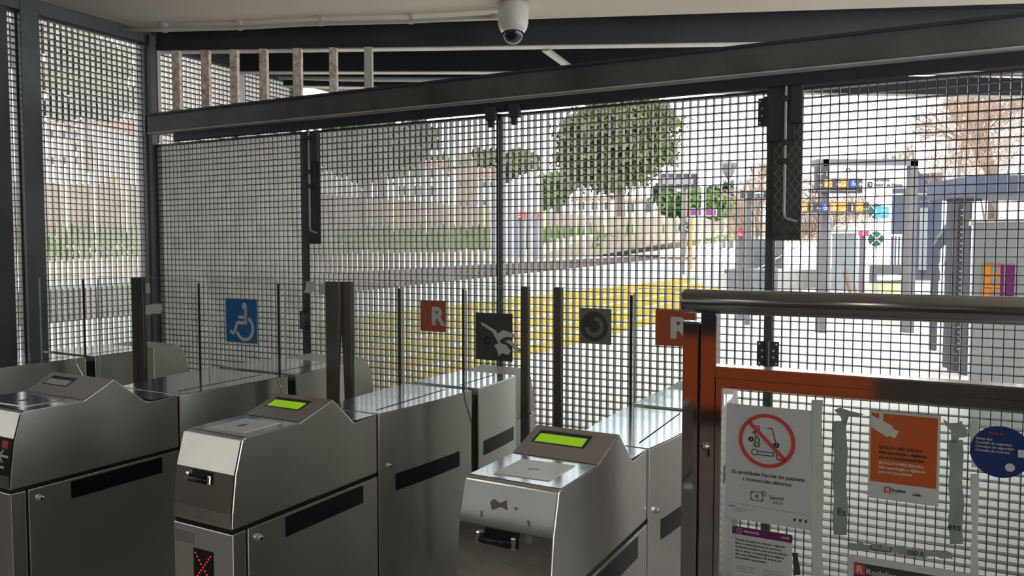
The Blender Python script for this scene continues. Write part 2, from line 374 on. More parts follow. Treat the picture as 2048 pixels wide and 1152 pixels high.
# ------------------------------------------------------------------ left grating wall
LW = Fr(D2*4.655, D1, UP, -D2)
def wallpanel(s0, s1, label):
    t = thing('grating_panel', label, 'fence panel', LW.P((s0+s1)/2, .03), 'fixed grating panels of the left side')
    grating(LW, s0+.004, s1-.004, .06, 2.945, t)
    m = MB(); m.box(LW, s0, s1, 2.94, 2.96, -.040, .002); m.box(LW, s0, s1, .03, .06, -.040, .002); m.box(LW, s0, s0+.012, .03, 2.95, -.039, .001); m.box(LW, s1-.012, s1, .03, 2.95, -.039, .001)
    m.build('frame', M['frame'], t)
wallpanel(2.2, 2.564, 'narrow strip of grating panel between the two dark posts at left edge')
wallpanel(2.664, 3.365, 'grating panel between left post and corner post, greenery seen through')
wallpanel(3.46, 4.14, 'grating panel beyond the corner post, seen between the rusty bars')
wallpanel(4.20, 4.74, 'farthest left side grating panel, seen past the third and fourth rusty bars')
m = MB().box(LW, 2.56, 2.668, 0, 3.03, -.03, .045)
tag(MB().box(FENCE, 4.44, 4.478, 2.3, 2.905, -.05, -.022).build('steel_upright', M['flange']), 'short pale steel upright beside the corner post, above the first gate leaf', 'post')
tag(m.build('steel_post', M['post'], bevel=.004), 'grey steel post standing between the two left grating panels', 'post')
m = MB().box(LW, 2.26, 2.497, 0, 3.03, -.04, .03)
tag(m.build('steel_post', M['frame'], bevel=.004), 'wide dark steel post at the left edge of the view', 'post')
m = MB().box(LW, 3.355, 3.40, 0, 3.03, -.04, .03); m.box(FENCE, 4.445, 4.50, 0, 3.0, -.02, .03)
tag(m.build('corner_post', M['post'], bevel=.004), 'grey steel corner post where the left side grating meets the gates', 'post')
m = MB().box(LW, 4.135, 4.205, 0, 2.9, -.04, .03)
tag(m.build('steel_post', M['flange'], bevel=.003), 'pale steel post beyond the corner, seen right of the third rusty bar', 'post')
m = MB().box(LW, 4.735, 4.80, 0, 2.9, -.05, .03)
tag(m.build('steel_post', M['post'], bevel=.003), 'grey far post at the end of the left side grating', 'post')
m = MB().box(LW, 2.2, 3.41, 2.95, 3.029, -.05, .04)
tag(m.build('steel_header', M['post'], bevel=.004), 'grey steel header along the ceiling over the left grating', 'beam')
m = MB().box(LW, 3.41, 5.6, 2.96, 3.10, -.05, .04)
tag(m.build('steel_header', M['beam2'], bevel=.004), 'dark header over the grating panels beyond the corner post', 'beam')
# ------------------------------------------------------------------ canopy beyond: beams across the view
def crossbeam(label, x0, y0, x1, y1, zb=2.905, h=.15, w=.05, fl=.075):
    p, q = Vector((x0, y0, 0)), Vector((x1, y1, 0)); ex = (q-p).normalized(); fr = Fr(p, ex, UP.cross(ex), UP); Ln = (q-p).length
    t = thing('canopy_beam', label, 'beam', fr.P(Ln/2, 0, zb))
    MB().box(fr, 0, Ln, -w/2, w/2, zb+.008, zb+h).build('web', M['beam2'], t)
    MB().box(fr, 0, Ln, -fl/2, fl/2, zb, zb+.008).build('lower_flange', M['flange'], t)
crossbeam('dark beam directly under the ceiling edge, rusty bars hanging from it', -2.44, 5.27, 6.0, 4.82, h=.2)
crossbeam('second dark beam outside, behind the seven rusty bars', -2.09, 5.86, 7.0, 5.86, h=.2)
crossbeam('outermost dark beam of the canopy, sky showing right below it', -1.85, 6.33, 9.0, 7.05, zb=2.90, h=.16)
c = [(-2.6, 5.2), (9, 4.3), (9.2, 7.15), (-2.0, 6.45)]
tag(MB().prism(WORLD, c, 3.1, 3.2).build('canopy_roof', M['beam2']), 'dark canopy roof sheet over the outside beams', 'canopy')
m = MB().tube([(-1.83, 6.12, 2.935), (-1.3, 6.1, 2.915), (-.5, 6.1, 2.91), (.6, 6.1, 2.912), (1.5, 6.1, 2.93)], .018, 10)
tag(m.build('conduit_pipe', M['conduit'], smooth=True), 'pale pipe running below the second outside beam', 'pipe')
m = MB().bar(Vector((.22, 5.17, 2.905)), Vector((.47, 5.8, 2.905)), .05, .02)
tag(m.build('brace', M['flange']), 'short pale diagonal brace right of the camera dome, between two beams', 'brace')
# rusty bars
RB = [(343,358), (401,417), (459,474), (518,533), (585,602), (658,673), (728,744)]
words = ['nearest the corner post', 'second from the corner post', 'third from the corner post', 'fourth from the corner post', 'fifth from the corner post', 'sixth from the corner post, browner', 'plain grey, farthest from the corner post']
for i, (x0, x1) in enumerate(RB):
    Yb = 5.20-.053*(i*.3)
    a, b = AT(x0, 120, Yb), AT(x1, 120, Yb)
    zt = 2.906; zl = AT(x0, 240 if i < 2 else 225-i*6, Yb).z
    m = MB(); m.hexa([(a.x, a.y, zl), (b.x, b.y+.0, zl), (b.x, b.y+.05, zl), (a.x, a.y+.05, zl)], [(a.x, a.y, zt), (b.x, b.y, zt), (b.x, b.y+.05, zt), (a.x, a.y+.05, zt)])
    nm = 'rusty' if i < 6 else 'unrusted'
    tag(m.build('flat_bar', M['rust'] if i < 6 else M['conduit'], bevel=.002), f'short {nm} upright bar under the ceiling beam, {words[i]}', 'metal bar', 'upright bars between the two beams')
# ------------------------------------------------------------------ ceiling conduit and camera dome
pts = []
for x, y in ((236, 59), (330, 60), (480, 56), (642, 47), (822, 43), (996, 33)):
    pts.append(onz(x, y, 2.99))
t = thing('ceiling_conduit', 'grey conduit pipe clipped along the ceiling edge to the camera dome', 'pipe', pts[2])
MB().tube(pts, .0125, 12).build('pipe', M['conduit'], t, smooth=True)
for i in range(1, 5):
    p = pts[i]; m = MB(); m.tube([p+Vector((-.012, 0, 0)), p+Vector((.012, 0, 0))], .017, 12); m.box(WORLD, p.x-.012, p.x+.012, p.y-.03, p.y+.012, 3.0, 3.03); m.build('clip', M['conduit'], t)
m = MB().tube([pts[-1]+Vector((-.05,0,0)), pts[-1]+Vector((.02,0,0))], .018, 12).build('end_collar', M['white'], t, smooth=True)
# dome camera
ctr = onz(1026, 20, 3.03); ctr = Vector((0.006, 4.62, 0))
cf = Fr((ctr.x, ctr.y, 2.82), (1,0,0), (0,1,0), (0,0,1))
t = thing('dome_camera', 'white ceiling security camera with dark glossy dome', 'security camera', (ctr.x, ctr.y, 2.8))
MB().lathe(cf, [(.02,.24-.03), (.082,.21), (.09,.205), (.091,.16), (.0905,.10), (.084,.07), (.070,.045), (.05,.045)], 40).build('housing', M['white'], t, smooth=True)
MB().lathe(cf, [(.064,.052), (.064,.04), (.061,.022), (.053,.004), (.04,-.012), (.022,-.022), (.004,-.026)], 32).build('dome', M['dome'], t, smooth=True)
MB().lathe(cf, [(.066,.054), (.069,.05), (.069,.044), (.064,.042)], 32).build('dome_ring', M['chrome'], t, smooth=True)
# ------------------------------------------------------------------ ticket gates
def body_edge(rowq, wl, wr, s, s_mid, half=.58):
    k = 1-min(1, ((s-s_mid)/half)**2); return rowq-wr*k, k
def side_fr(q): return Fr(D2*q, D1, UP, -D2)      # right-hand face of a gate: x along s, y up, z out to the right
def lock(fr, a, b, parent, r=.011):
    f2 = Fr(fr.P(a, b, 0), fr.x, fr.y, fr.z)
    k = MB().lathe(f2, [(r*1.15, 0), (r*1.1, .004), (r*.8, .009), (r*.75, .013), (.001, .0135)], 20).build('key_lock', M['chrome'], parent, smooth=True)
    MB().disc(f2, 0, 0, r*.45, .0142, 12).build('keyhole', M['black'], k)
def row(q, width, ds, flare_r, flare_l, label, far, with_front=True, lcd='green', sm=2.73):
    t = thing('ticket_gate', label, 'ticket gate', G(2.4, q+width/2, 0), 'ticket gates')
    q1 = q+width; st = .995
    sf = side_fr(q)
    if with_front:
        bs, rs, rz, vs_ = (1.768, 1.92, 1.087, 2.025) if far in 'bc' else (1.757, 1.872, 1.10, 2.008)
        prof = [(1.497,.785), (1.499,.83), (1.513,.94), (1.540,1.035), (1.552,1.04), (bs,1.04), (rs,rz), (vs_,.99), (2.145,.995), (2.145,.785)]
        prof = [(a+ds, b) for a, b in prof]
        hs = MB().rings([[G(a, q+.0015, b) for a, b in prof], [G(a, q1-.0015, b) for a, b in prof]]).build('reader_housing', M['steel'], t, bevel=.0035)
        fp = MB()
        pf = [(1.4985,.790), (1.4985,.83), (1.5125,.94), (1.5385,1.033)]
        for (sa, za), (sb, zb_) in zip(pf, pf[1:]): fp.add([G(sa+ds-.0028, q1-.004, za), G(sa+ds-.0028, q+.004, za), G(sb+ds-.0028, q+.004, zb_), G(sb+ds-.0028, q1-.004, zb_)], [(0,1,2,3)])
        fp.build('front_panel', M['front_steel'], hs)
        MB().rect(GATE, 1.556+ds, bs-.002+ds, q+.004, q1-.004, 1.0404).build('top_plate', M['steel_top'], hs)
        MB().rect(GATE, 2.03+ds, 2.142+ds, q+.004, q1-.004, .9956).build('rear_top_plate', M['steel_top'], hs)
        hb = MB().box(GATE, 1.502+ds, 2.143+ds, q+.004, q1-.004, .765, .79).build('shadow_gap', M['gap'], t)
        lb = MB().box(GATE, 1.497+ds, 1.545+ds, q, q1, 0, .772); lb.box(GATE, 1.553+ds, 2.145+ds, q, q1, 0, .772)
        lb = lb.build('lower_cabinet', M['steel'], t, bevel=.003)
        MB().box(GATE, 1.54+ds, 1.56+ds, q+.004, q1-.004, 0, .77).build('door_gap', M['gap'], lb)
        MB().box(sf, 1.70+ds, 2.065+ds, .700, .762, -.004, .0012).build('side_sensor_window', M['black'], lb)
        lock(sf, 1.590+ds, .735, lb)
        # top plates: contactless reader and ridge with display
        rf = Fr(G(1.552+ds, q1, 1.0405), D1, -D2, UP)      # x depth, y to the right
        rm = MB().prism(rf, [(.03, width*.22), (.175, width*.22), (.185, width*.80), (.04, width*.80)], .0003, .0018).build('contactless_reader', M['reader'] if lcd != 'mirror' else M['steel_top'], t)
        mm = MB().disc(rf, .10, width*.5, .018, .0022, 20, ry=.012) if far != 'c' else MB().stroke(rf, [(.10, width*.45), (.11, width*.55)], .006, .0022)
        mm.build('reader_icon', M['sgrey'], rm)
        e = (G(rs+ds, 0, rz)-G(bs+ds, 0, 1.04)).normalized(); nn = (-D2).cross(e)*-1
        nn = Vector((0,0,0))+(-D2).cross(e); 
        if nn.z < 0: nn = -nn
        gf = Fr(G(bs+ds, q1, 1.04), e, -D2, nn); Lr = math.hypot(rs-bs, rz-1.04)
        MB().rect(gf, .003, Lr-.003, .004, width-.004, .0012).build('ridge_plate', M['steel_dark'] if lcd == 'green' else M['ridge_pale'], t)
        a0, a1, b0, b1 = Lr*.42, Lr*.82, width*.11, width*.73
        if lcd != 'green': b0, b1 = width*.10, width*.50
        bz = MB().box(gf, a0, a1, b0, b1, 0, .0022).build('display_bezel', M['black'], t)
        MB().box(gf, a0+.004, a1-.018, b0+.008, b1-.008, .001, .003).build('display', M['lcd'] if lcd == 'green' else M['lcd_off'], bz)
        # ticket slot in the sloping front
        e = (G(1.513, 0, .94)-G(1.499, 0, .83)).normalized(); nn = D2.cross(e)
        if nn.dot(D1) > 0: nn = -nn
        ff = Fr(G(1.499+ds, q1, .83), -D2, e, nn)
        sl = MB().prism(ff, [(width*.28, .072), (width*.66, .072), (width*.66, .108), (width*.30, .108)], -.002, .0036).build('ticket_slot', M['black'], t)
        m = MB(); cf0, cf1 = width*.26, width*.60
        MB().tube([ff.P(cf0, .080, .006), ff.P(cf1, .080, .006)], .010, 12).build('slot_roller', M['black'], sl, smooth=True)
        for cc in (cf0-.004, cf1+.004): MB().box(ff, cc-.006, cc+.006, .070, .098, 0, .014).build('slot_cheek', M['chrome'], sl, bevel=.004)
        low = Fr(G(1.497+ds, q1, 0), -D2, UP, -D1)
        if far == 'b':
            lw_ = MB().box(low, width*.345, width*.68, .46, .708, 0, .0015).build('led_window', M['black'], lb)
            m = MB()
            for i in range(9):
                for sg in (1, -1):
                    m.disc(low, width*.51+sg*(i-4)*.008, width*0+.655+(i-4)*.0095, .0028, .0022, 8)
            m.build('red_cross_light', M['led'], lw_)
            MB().box(low, width*.03, width*.36, .715, .752, 0, .001).build('faded_label', M['steel_dark'], lb)
        if far == 'c':
            e2 = (G(1.540, 0, 1.035)-G(1.513, 0, .94)).normalized(); n2 = D2.cross(e2); n2 = -n2 if n2.dot(D1) > 0 else n2
            fu = Fr(G(1.513+ds, q1, .94), -D2, e2, n2)
            for fr_, pls in ((fu, ([(980,1004),(988,997),(1000,1006),(1013,1000),(1016,1022),(1002,1014),(984,1021)], [(1027,1014),(1033,1015),(1037,1019),(1031,1021)], [(961,1022),(965,1020),(966,1034),(961,1034)], [(1054,1042),(1060,1041),(1061,1060),(1056,1050)])),
                             (ff, ([(1052,1069),(1063,1070),(1064,1088),(1051,1086)], [(953,1112),(962,1110),(970,1124),(962,1131)], [(1057,1114),(1066,1112),(1073,1114),(1072,1131),(1060,1130),(1055,1122)], [(993,1118),(1003,1123),(1020,1128),(1035,1133),(1033,1136),(1016,1131),(996,1122)]))):
                for pl in pls: MB().prism(fr_, [fr_.px(x, y, .0034) for x, y in pl], .003, .0036).build('tape_residue', M['residue'], t)
        if far == 'a':
            m = MB().box(ff, width*.60, width*.985, .0, .125, .0028, .0036).build('direction_sticker', M['black'], t)
            MB().stroke(ff, [(width*.95, .063), (width*.82, .063)], .008, .0042).stroke(ff, [(width*.87, .083), (width*.81, .062), (width*.87, .041)], .008, .0042).build('arrow', M['pale'], m)
            MB().rect(ff, width*.84, width*.93, .09, .115, .0042).build('red_square', M['signred'], m)
            MB().rect(ff, width*.70, width*.90, .022, .030, .0042).build('caption', M['pale'], m)
    # central bodies, wider in the middle, with a dark slot between
    def body(s0, s1, nm):
        loopsL = []; N = 14; poly = []
        for i in range(N+1):
            s = s0+(s1-s0)*i/N; k = 1-min(1, abs((s-ds-sm)/.60)**2.0); poly.append((s, q-flare_r*k))
        for i in range(N+1):
            s = s1-(s1-s0)*i/N; k = 1-min(1, abs((s-ds-sm)/.60)**2.0); poly.append((s, q1+flare_l*k))
        return MB().prism(GATE, poly, 0, st).build(nm, M['steel'], t, bevel=.003), poly
    b2, p2 = body(2.150+ds, 2.705+ds, 'front_body'); b3, p3 = body(2.757+ds, 3.128+ds, 'rear_body')
    def top(poly, s0, s1, nm, par, line):
        inner = [(a, b) for a, b in poly]
        m = MB().add([GATE.P(a, b, st+.0012) for a, b in [((a-sc)*.985+sc, (b-qc)*.975+qc) for sc, qc in [((s0+s1)/2, q+width/2)] for a, b in inner]], [tuple(range(len(inner)))])
        tp = m.build('top_plate', M['steel_top'], par)
        MB().bar(G(line[0], line[1], st+.0022), G(line[2], line[3], st+.0022), .003, .001).build('seam', M['gap'], tp)
    top(p2, 2.15+ds, 2.705+ds, 'a', b2, (2.20+ds, q+width*.18, 2.67+ds, q+width*.24)); top(p3, 2.757+ds, 3.128+ds, 'b', b3, (2.78+ds, q+width*.24, 3.10+ds, q+width*.28))
    MB().box(GATE, 2.69+ds, 2.765+ds, q-flare_r+.02, q1+flare_l-.02, 0, st-.03).build('shadow_gap', M['gap'], t)
    # rear nose
    ns = [(3.132,.78), (3.132,st), (3.29,1.005), (3.335,.975), (3.36,.91), (3.38,.83), (3.385,.78)]
    def nl(a): k = 1-min(1, abs((a-sm)/.60)**2.0); return k
    MB().rings([[G(a+ds, q+.004-flare_r*nl(a)*.9, b) for a, b in ns], [G(a+ds, q1-.004+flare_l*nl(a)*.9, b) for a, b in ns]]).build('rear_housing', M['ivory'], t, bevel=.003)
    MB().box(GATE, 3.132+ds, 3.385+ds, q+.004, q1-.004, 0, .77).build('rear_cabinet', M['steel'], t, bevel=.003)
    MB().rect(side_fr(q+.004), 3.30+ds, 3.335+ds, .87, .91, .0012).build('rear_label', M['steel_dark'], t)
    # side sensor windows & locks on the bodies
    def sidestrip(s0, s1, par):
        N = 6; vs = []; 
        for z in (.700, .762):
            for i in range(N+1):
                s = s0+(s1-s0)*i/N; k = 1-min(1, abs((s-ds-sm)/.60)**2.0); vs.append(G(s, q-flare_r*k-.0012, z))
        MB().add(vs, [(i, i+1, N+1+i+1, N+1+i) for i in range(N)]).build('side_sensor_window', M['black'], par)
    sidestrip(2.23+ds, 2.61+ds, b2); sidestrip(2.80+ds, 3.10+ds, b3)
    lock(side_fr(q-flare_r*.12), 2.195+ds, .80, b2); lock(side_fr(q-flare_r*.35), 3.09+ds, .80, b3, .009)
    # thin folded edge at the end of the front body
    k0 = q-flare_r-.0005
    MB().tube([G(2.645+ds, k0, st), G(2.65+ds, k0, st-.03), G(2.70+ds, k0, st-.13), G(2.704+ds, k0, .1)], .0022, 6).build('folded_edge', M['chrome'], b2)
    return t
row(.727, .25, .003, .050, .02, 'nearest steel ticket gate, right one with scratched front and green display', 'c')
row(1.727, .25, 0, .050, .05, 'middle steel ticket gate with white card reader and red cross light', 'b')
row(2.66, .38, -.098, .040, .10, 'wide steel ticket gate at lower left, its small display reflecting light', 'a', lcd='mirror')
row(4.06, .37, -.17, .020, .10, 'far left steel ticket gate nearest the left grating wall', 'z', lcd='mirror')
# ------------------------------------------------------------------ glass paddles
def glass_panel(name, label, sp, q_l, q_r, zt, zb, edge_l=None, edge_r=None, group=None, post=None, cr=.02):
    fr = Fr(G(sp, q_l, 0), -D2, UP, -D1); wd = q_l-q_r
    t = thing(name, label, 'glass panel', fr.P(wd/2, zb, 0), group)
    poly = [(0, zb), (wd, zb)]
    for i in range(5):
        a = R(90*i/4); poly.append((wd-cr+cr*math.cos(a), zt-cr+cr*math.sin(a))) if edge_r else None
    if not edge_r: poly.append((wd, zt))
    if edge_l:
        for i in range(5):
            a = R(90+90*i/4); poly.append((cr+cr*math.cos(a), zt-cr+cr*math.sin(a)))
    else: poly.append((0, zt))
    MB().prism(fr, poly, -.003, .003).build('pane', M['glass'], t)
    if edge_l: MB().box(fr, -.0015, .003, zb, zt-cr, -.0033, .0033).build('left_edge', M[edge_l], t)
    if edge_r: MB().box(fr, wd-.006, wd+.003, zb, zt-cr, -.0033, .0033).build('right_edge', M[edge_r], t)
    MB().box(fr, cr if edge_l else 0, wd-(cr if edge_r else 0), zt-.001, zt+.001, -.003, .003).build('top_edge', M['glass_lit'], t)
    return t, fr, wd
ZG = 1.44
fixed = []
for (ql, qr, s_, zb, lab) in ((4.50, 4.085, 2.56, .985, 'fixed glass pane standing on the far left ticket gate'),
                              (3.215, 2.725, 2.66, .985, 'fixed glass pane with the blue wheelchair sticker'),
                              (2.012, 1.702, 2.68, .985, 'fixed glass pane with an orange R sticker, on the middle gate'),
                              (.964, .745, 2.68, .985, 'fixed glass pane on the nearest gate, orange R half hidden by the side gate')):
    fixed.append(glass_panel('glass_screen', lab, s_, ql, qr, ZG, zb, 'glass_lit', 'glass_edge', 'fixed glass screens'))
def flap(label, s_, ql, qr, side, pq0, pq1, bent=0):
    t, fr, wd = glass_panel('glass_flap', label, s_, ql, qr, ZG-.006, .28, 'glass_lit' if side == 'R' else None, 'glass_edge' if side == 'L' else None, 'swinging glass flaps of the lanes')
    # rubber leading edge: wavy strip
    f2 = Fr(G(s_, 0, 0), -D2, UP, -D1); wdt = pq0-pq1; loops = []
    for i in range(14):
        z = .26+(ZG-.004-.26)*i/13; o = bent*math.sin(i*.55+1.0)*.010
        loops.append([f2.P(-pq0+(o if bent < 0 else 0), z, -.012), f2.P(-pq1+(o if bent > 0 else 0), z, -.012), f2.P(-pq1+(o if bent > 0 else 0), z, .012), f2.P(-pq0+(o if bent < 0 else 0), z, .012)])
    MB().rings(loops).build('rubber_edge', M['rubber'], t, bevel=.004)
    return t, fr, wd
# lane 1 (far left)
f1 = flap('glass flap of the far left lane, left half, in front of the left post', 2.60, 4.02, 3.72, 'X', 3.72, 3.675)
f2_ = flap('glass flap of the far left lane, right half, with torn white tape', 2.60, 3.67, 3.205, 'L', 3.67, 3.625)
m = MB().box(f1[1], 4.5-4.5+.0, .004, .28, ZG-.02, -.0033, .0033).build('left_edge', M['glass_lit'], f1[0])
# lane 2
f3 = flap('glass flap right of the wheelchair pane, dented rubber edge', 2.66, 2.685, 2.43, 'R', 2.425, 2.352, 1)
f4 = flap('glass flap with bright scratched corner, left of the R pane', 2.68, 2.29, 2.03, 'L', 2.345, 2.292, -1)
# lane 3
f5 = flap('glass flap with the torn charcoal square sticker', 2.68, 1.690, 1.432, 'R', 1.430, 1.396)
f6 = flap('glass flap with the grey square and circle sticker', 2.68, 1.250, .972, 'L', 1.286, 1.252)
# ------------------------------------------------------------------ stickers on glass
def sheet(fr, x0, y0, x1, y1, c, name, label, cat, m_, group=None, th=.0006):
    a0, b1 = fr.px(x0, y0, c); a1, _ = fr.px(x1, y0, c); _, b0 = fr.px(x0, y1, c)
    o = MB().box(fr, a0, a1, b0, b1, c-th, c).build(name, m_); tag(o, label, cat, group); return o, a0, a1, b0, b1
fr = fixed[1][1]; c_ = .0085
o, a0, a1, b0, b1 = sheet(fr, 450, 595, 515, 684, c_, 'wheelchair_sticker', 'blue wheelchair sticker on the fixed glass pane', 'sticker', M['blue'])
w_, h_ = a1-a0, b1-b0; X = lambda u: a0+w_*u; Yv = lambda v: b1-h_*v
m = MB(); m.stroke(fr, [(X(.015), Yv(.01)), (X(.985), Yv(.01)), (X(.985), Yv(.99)), (X(.015), Yv(.99)), (X(.015), Yv(.01))], .004, c_+.0004).build('border', M['pale'], o)
m = MB(); k = c_+.0006
m.disc(fr, X(.60), Yv(.17), .017, k); m.stroke(fr, [(X(.635), Yv(.2)), (X(.635), Yv(.57))], .017, k); m.stroke(fr, [(X(.41), Yv(.42)), (X(.66), Yv(.42))], .015, k)
m.stroke(fr, [(X(.66), Yv(.54)), (X(.37), Yv(.54)), (X(.27), Yv(.79)), (X(.14), Yv(.74))], .017, k)
m.ring(fr, X(.60), Yv(.66), w_*.21, w_*.285, k, k, -215+55, 62, 40); m.build('wheelchair_symbol', M['pale'], o)
def rsticker(fr, x0, y0, x1, y1, xr, label, mt):
    o, a0, a1, b0, b1 = sheet(fr, x0, y0, x1, y1, .0085, 'operator_sticker', label, 'sticker', mt, 'orange R stickers on the glass')
    h_ = b1-b0; text(fr, 'R', a0+(a1-a0)*xr, b0+h_*.24, h_*.80, .0092, 'letter', M['pale'], o, 'LEFT', .004, (a1-a0)*.55)
rsticker(fixed[2][1], 841, 601, 891.5, 661.5, .42, 'orange R sticker on the glass pane of the middle gate', M['orange_dim'])
rsticker(fixed[3][1], 1311, 618.5, 1390, 690, .36, 'orange R sticker partly hidden behind the side gate rail', M['orange_dim'])
fr = f5[1]
o, a0, a1, b0, b1 = sheet(fr, 951, 624.5, 1025, 718, .0085, 'torn_sticker', 'torn charcoal square sticker on the glass beside the black centre post', 'sticker', M['sdark'])
PX = lambda pts: [fr.px(x, y, .009) for x, y in pts]
m = MB()
for pl in ([(961,645),(966,646),(992,661),(1002,688),(997,686),(985,664),(964,650)], [(995,668),(1006,660),(1030,668),(1030,674),(1010,674),(997,682)], [(988,690),(1000,686),(1012,690),(1022,702),(1016,710),(1004,706),(998,712),(994,700)], [(1010,682),(1020,680),(1036,694),(1044,700),(1044,706),(1030,704),(1022,690)]):
    m.prism(fr, PX(pl), .0086, .0094)
m.build('torn_patch', M['pale'], o)
m = MB(); aa, bb = fr.px(975, 681, .009); m.ring(fr, aa, bb, .010, .017, 0, .0092, 60, 340, 24).build('circle_mark', M['black'], o)
fr = f6[1]
o, a0, a1, b0, b1 = sheet(fr, 1158, 615.5, 1223, 686, .0085, 'circle_sticker', 'grey square sticker with dark circle and open ring on the glass flap', 'sticker', M['sgrey'])
aa, bb = fr.px(1188, 653, .009); m = MB().disc(fr, aa, bb, .056, .0091, 40).build('dark_disc', M['sdark'], o)
MB().ring(fr, aa, bb, .023, .0385, 0, .0096, -172, 85, 36).build('open_ring', M['sgrey'], m)
def tapes(fr, polys, name, label, mt, c=.0085, cat='tape'):
    m = MB()
    for pl in polys: m.prism(fr, [fr.px(x, y, c) for x, y in pl], c-.0006, c)
    return tag(m.build(name, mt), label, cat)
tapes(f2_[1], [[(291,611),(306,608),(322,607),(325,616),(321,628),(307,627),(296,630),(290,628)]], 'torn_tape', 'torn white tape strip low on the glass beside the corner post', M['tape'])
tapes(f2_[1], [[(291,566),(299,566),(301,586),(291,587)]], 'torn_tape', 'small torn white paper near the top of the glass by the corner post', M['tape'])
tapes(f3[1], [[(613,562),(628,564),(630,575),(622,587),(608,586),(611,575)]], 'torn_tape', 'scrap of tape at the top of the glass, just left of the other scrap', M['tape'])
tapes(f3[1], [[(640,567),(652,566),(652,590),(640,589)]], 'torn_tape', 'scrap of tape touching the dented rubber edge', M['tape'])
# ------------------------------------------------------------------ steel side gate at right
AB = R(27.5); eb = Vector((math.cos(AB), -math.sin(AB), 0)); nb = Vector((-math.sin(AB), -math.cos(AB), 0))
ob = hit(1365, 700, D1*2.15, nb); ob.z = 0
BF = Fr(ob, eb, UP, nb)
bx = lambda x, y=800: BF.px(x, y)[0]
SG = thing('side_gate', 'polished steel side gate with round top rail and glass pane at right', 'gate', BF.P(.6, 0))
MB().box(BF, 0, bx(1396), 0, 1.375, -.045, 0).build('fixed_post', M['mirror'], SG, bevel=.003)
MB().box(BF, -.0005, bx(1396)+.0005, 1.373, 1.378, -.046, .001).build('post_cap', M['chrome'], SG)
rl = MB(); n = 28; loops = []
for a, rr in ((-.008, .018), (-.005, .029), (.003, .034), (1.6, .034)):
    loops.append([BF.P(a, 1.435+rr*math.sin(2*math.pi*k/n), -.02+rr*math.cos(2*math.pi*k/n)) for k in range(n)])
rl.rings(loops).build('top_rail', M['rail'], SG, smooth=True)
m = MB(); 
m.box(BF, .0, 1.6, 1.4275, 1.4315, .008, .0150); m.build('rail_groove', M['hinge'], SG)
fm = MB(); x1a, x1b = bx(1400), bx(1430)
fm.box(BF, x1a, x1b, 0.05, 1.405, -.05, 0)
fm.box(BF, x1b, 1.6, 1.200, 1.254, -.055, 0)
fm.box(BF, x1b, bx(1443), .05, 1.200, -.028, -.002)
fm.box(BF, x1b, 1.6, .05, .12, -.028, -.002)
fm.build('door_frame', M['mirror'], SG, bevel=.0015)
MB().box(BF, x1b-.001, x1b+.002, 1.256, 1.398, -.05, .001).box(BF, x1b, 1.6, 1.254, 1.2565, -.055, .0).box(BF, bx(1442), 1.6, 1.1965, 1.1995, -.028, .0).box(BF, bx(1441.5), bx(1443.5), .12, 1.2, -.028, .0).build('bright_edge', M['chrome'], SG)
MB().box(BF, x1b-.0, 1.6, 1.2235, 1.2245, -.001, .0008).box(BF, bx(1429), bx(1430), .12, 1.2235, -.001, .0008).build('frame_seam', M['black'], SG)
MB().box(BF, bx(1396)+.0005, x1a-.0005, .05, 1.372, -.04, -.004).build('hinge_gap', M['black'], SG)
MB().box(BF, bx(1443), 1.6, .12, 1.197, -.018, -.010).build('glass_pane', M['glass'], SG)
lf = Fr(BF.P(*BF.px(1412, 892, .0), 0), BF.x, BF.y, BF.z)
k = MB().lathe(lf, [(.012, 0), (.012, .004), (.006, .008), (.005, .012), (.001, .0125)], 16).build('door_lock', M['chrome'], SG, smooth=True)
MB().box(lf, .002, .008, -.03, .0, .008, .012).build('lock_tab', M['rail'], k)
# posters on the pane
GZ = -.0085
def quad_poster(tl, tr, bl, name, label, mt, cat='poster'):
    a0, b1 = BF.px(*tl, GZ); a1, _ = BF.px(*tr, GZ); _, b0 = BF.px(*bl, GZ)
    fr = Fr(BF.P(a0, b0, GZ), BF.x, BF.y, BF.z); W, Hh = a1-a0, b1-b0
    o = MB().box(fr, 0, W, 0, Hh, -.0005, .0003).build(name, mt); tag(o, label, cat); return o, fr, W, Hh
o, fr, W, Hh = quad_poster((1453.3,806), (1626,818), (1453.3,1035), 'scooter_ban_poster', 'white poster banning electric scooters, red crossed circle', M['paper'])
u = lambda x: W*x/534; v = lambda y: Hh*(1-y/738)        # poster drawn on a 534 x 738 sheet
c1 = .0008
m = MB(); m.ring(fr, u(258), v(215), u(152), u(176), 0, c1+.0006, 0, 360, 56); m.stroke(fr, [(u(142), v(102)), (u(376), v(326))], u(24), c1+.0006); m.build('ban_ring', M['red'], o)
m = MB(); L_ = u(7)
m.ring(fr, u(200), v(138), u(9), u(15), 0, c1, 0, 360, 20); m.stroke(fr, [(u(193), v(152)), (u(182), v(165)), (u(190), v(195)), (u(184), v(230)), (u(190), v(248))], L_, c1); m.stroke(fr, [(u(190), v(158)), (u(168), v(172))], L_, c1); m.stroke(fr, [(u(195), v(160)), (u(226), v(182))], L_, c1)
m.stroke(fr, [(u(196), v(190)), (u(214), v(215)), (u(200), v(245))], L_, c1); m.ring(fr, u(196), v(240), u(16), u(23), 0, c1, 180, 370, 20)
m.disc(fr, u(160), v(214), u(18), c1, 20); m.disc(fr, u(318), v(235), u(19), c1, 20)
m.stroke(fr, [(u(258), v(135)), (u(290), v(135)), (u(314), v(216))], u(6), c1)
m.ring(fr, u(184), v(294), u(16), u(22), 0, c1, 0, 360, 24); m.ring(fr, u(338), v(306), u(16), u(23), 0, c1, 0, 360, 24)
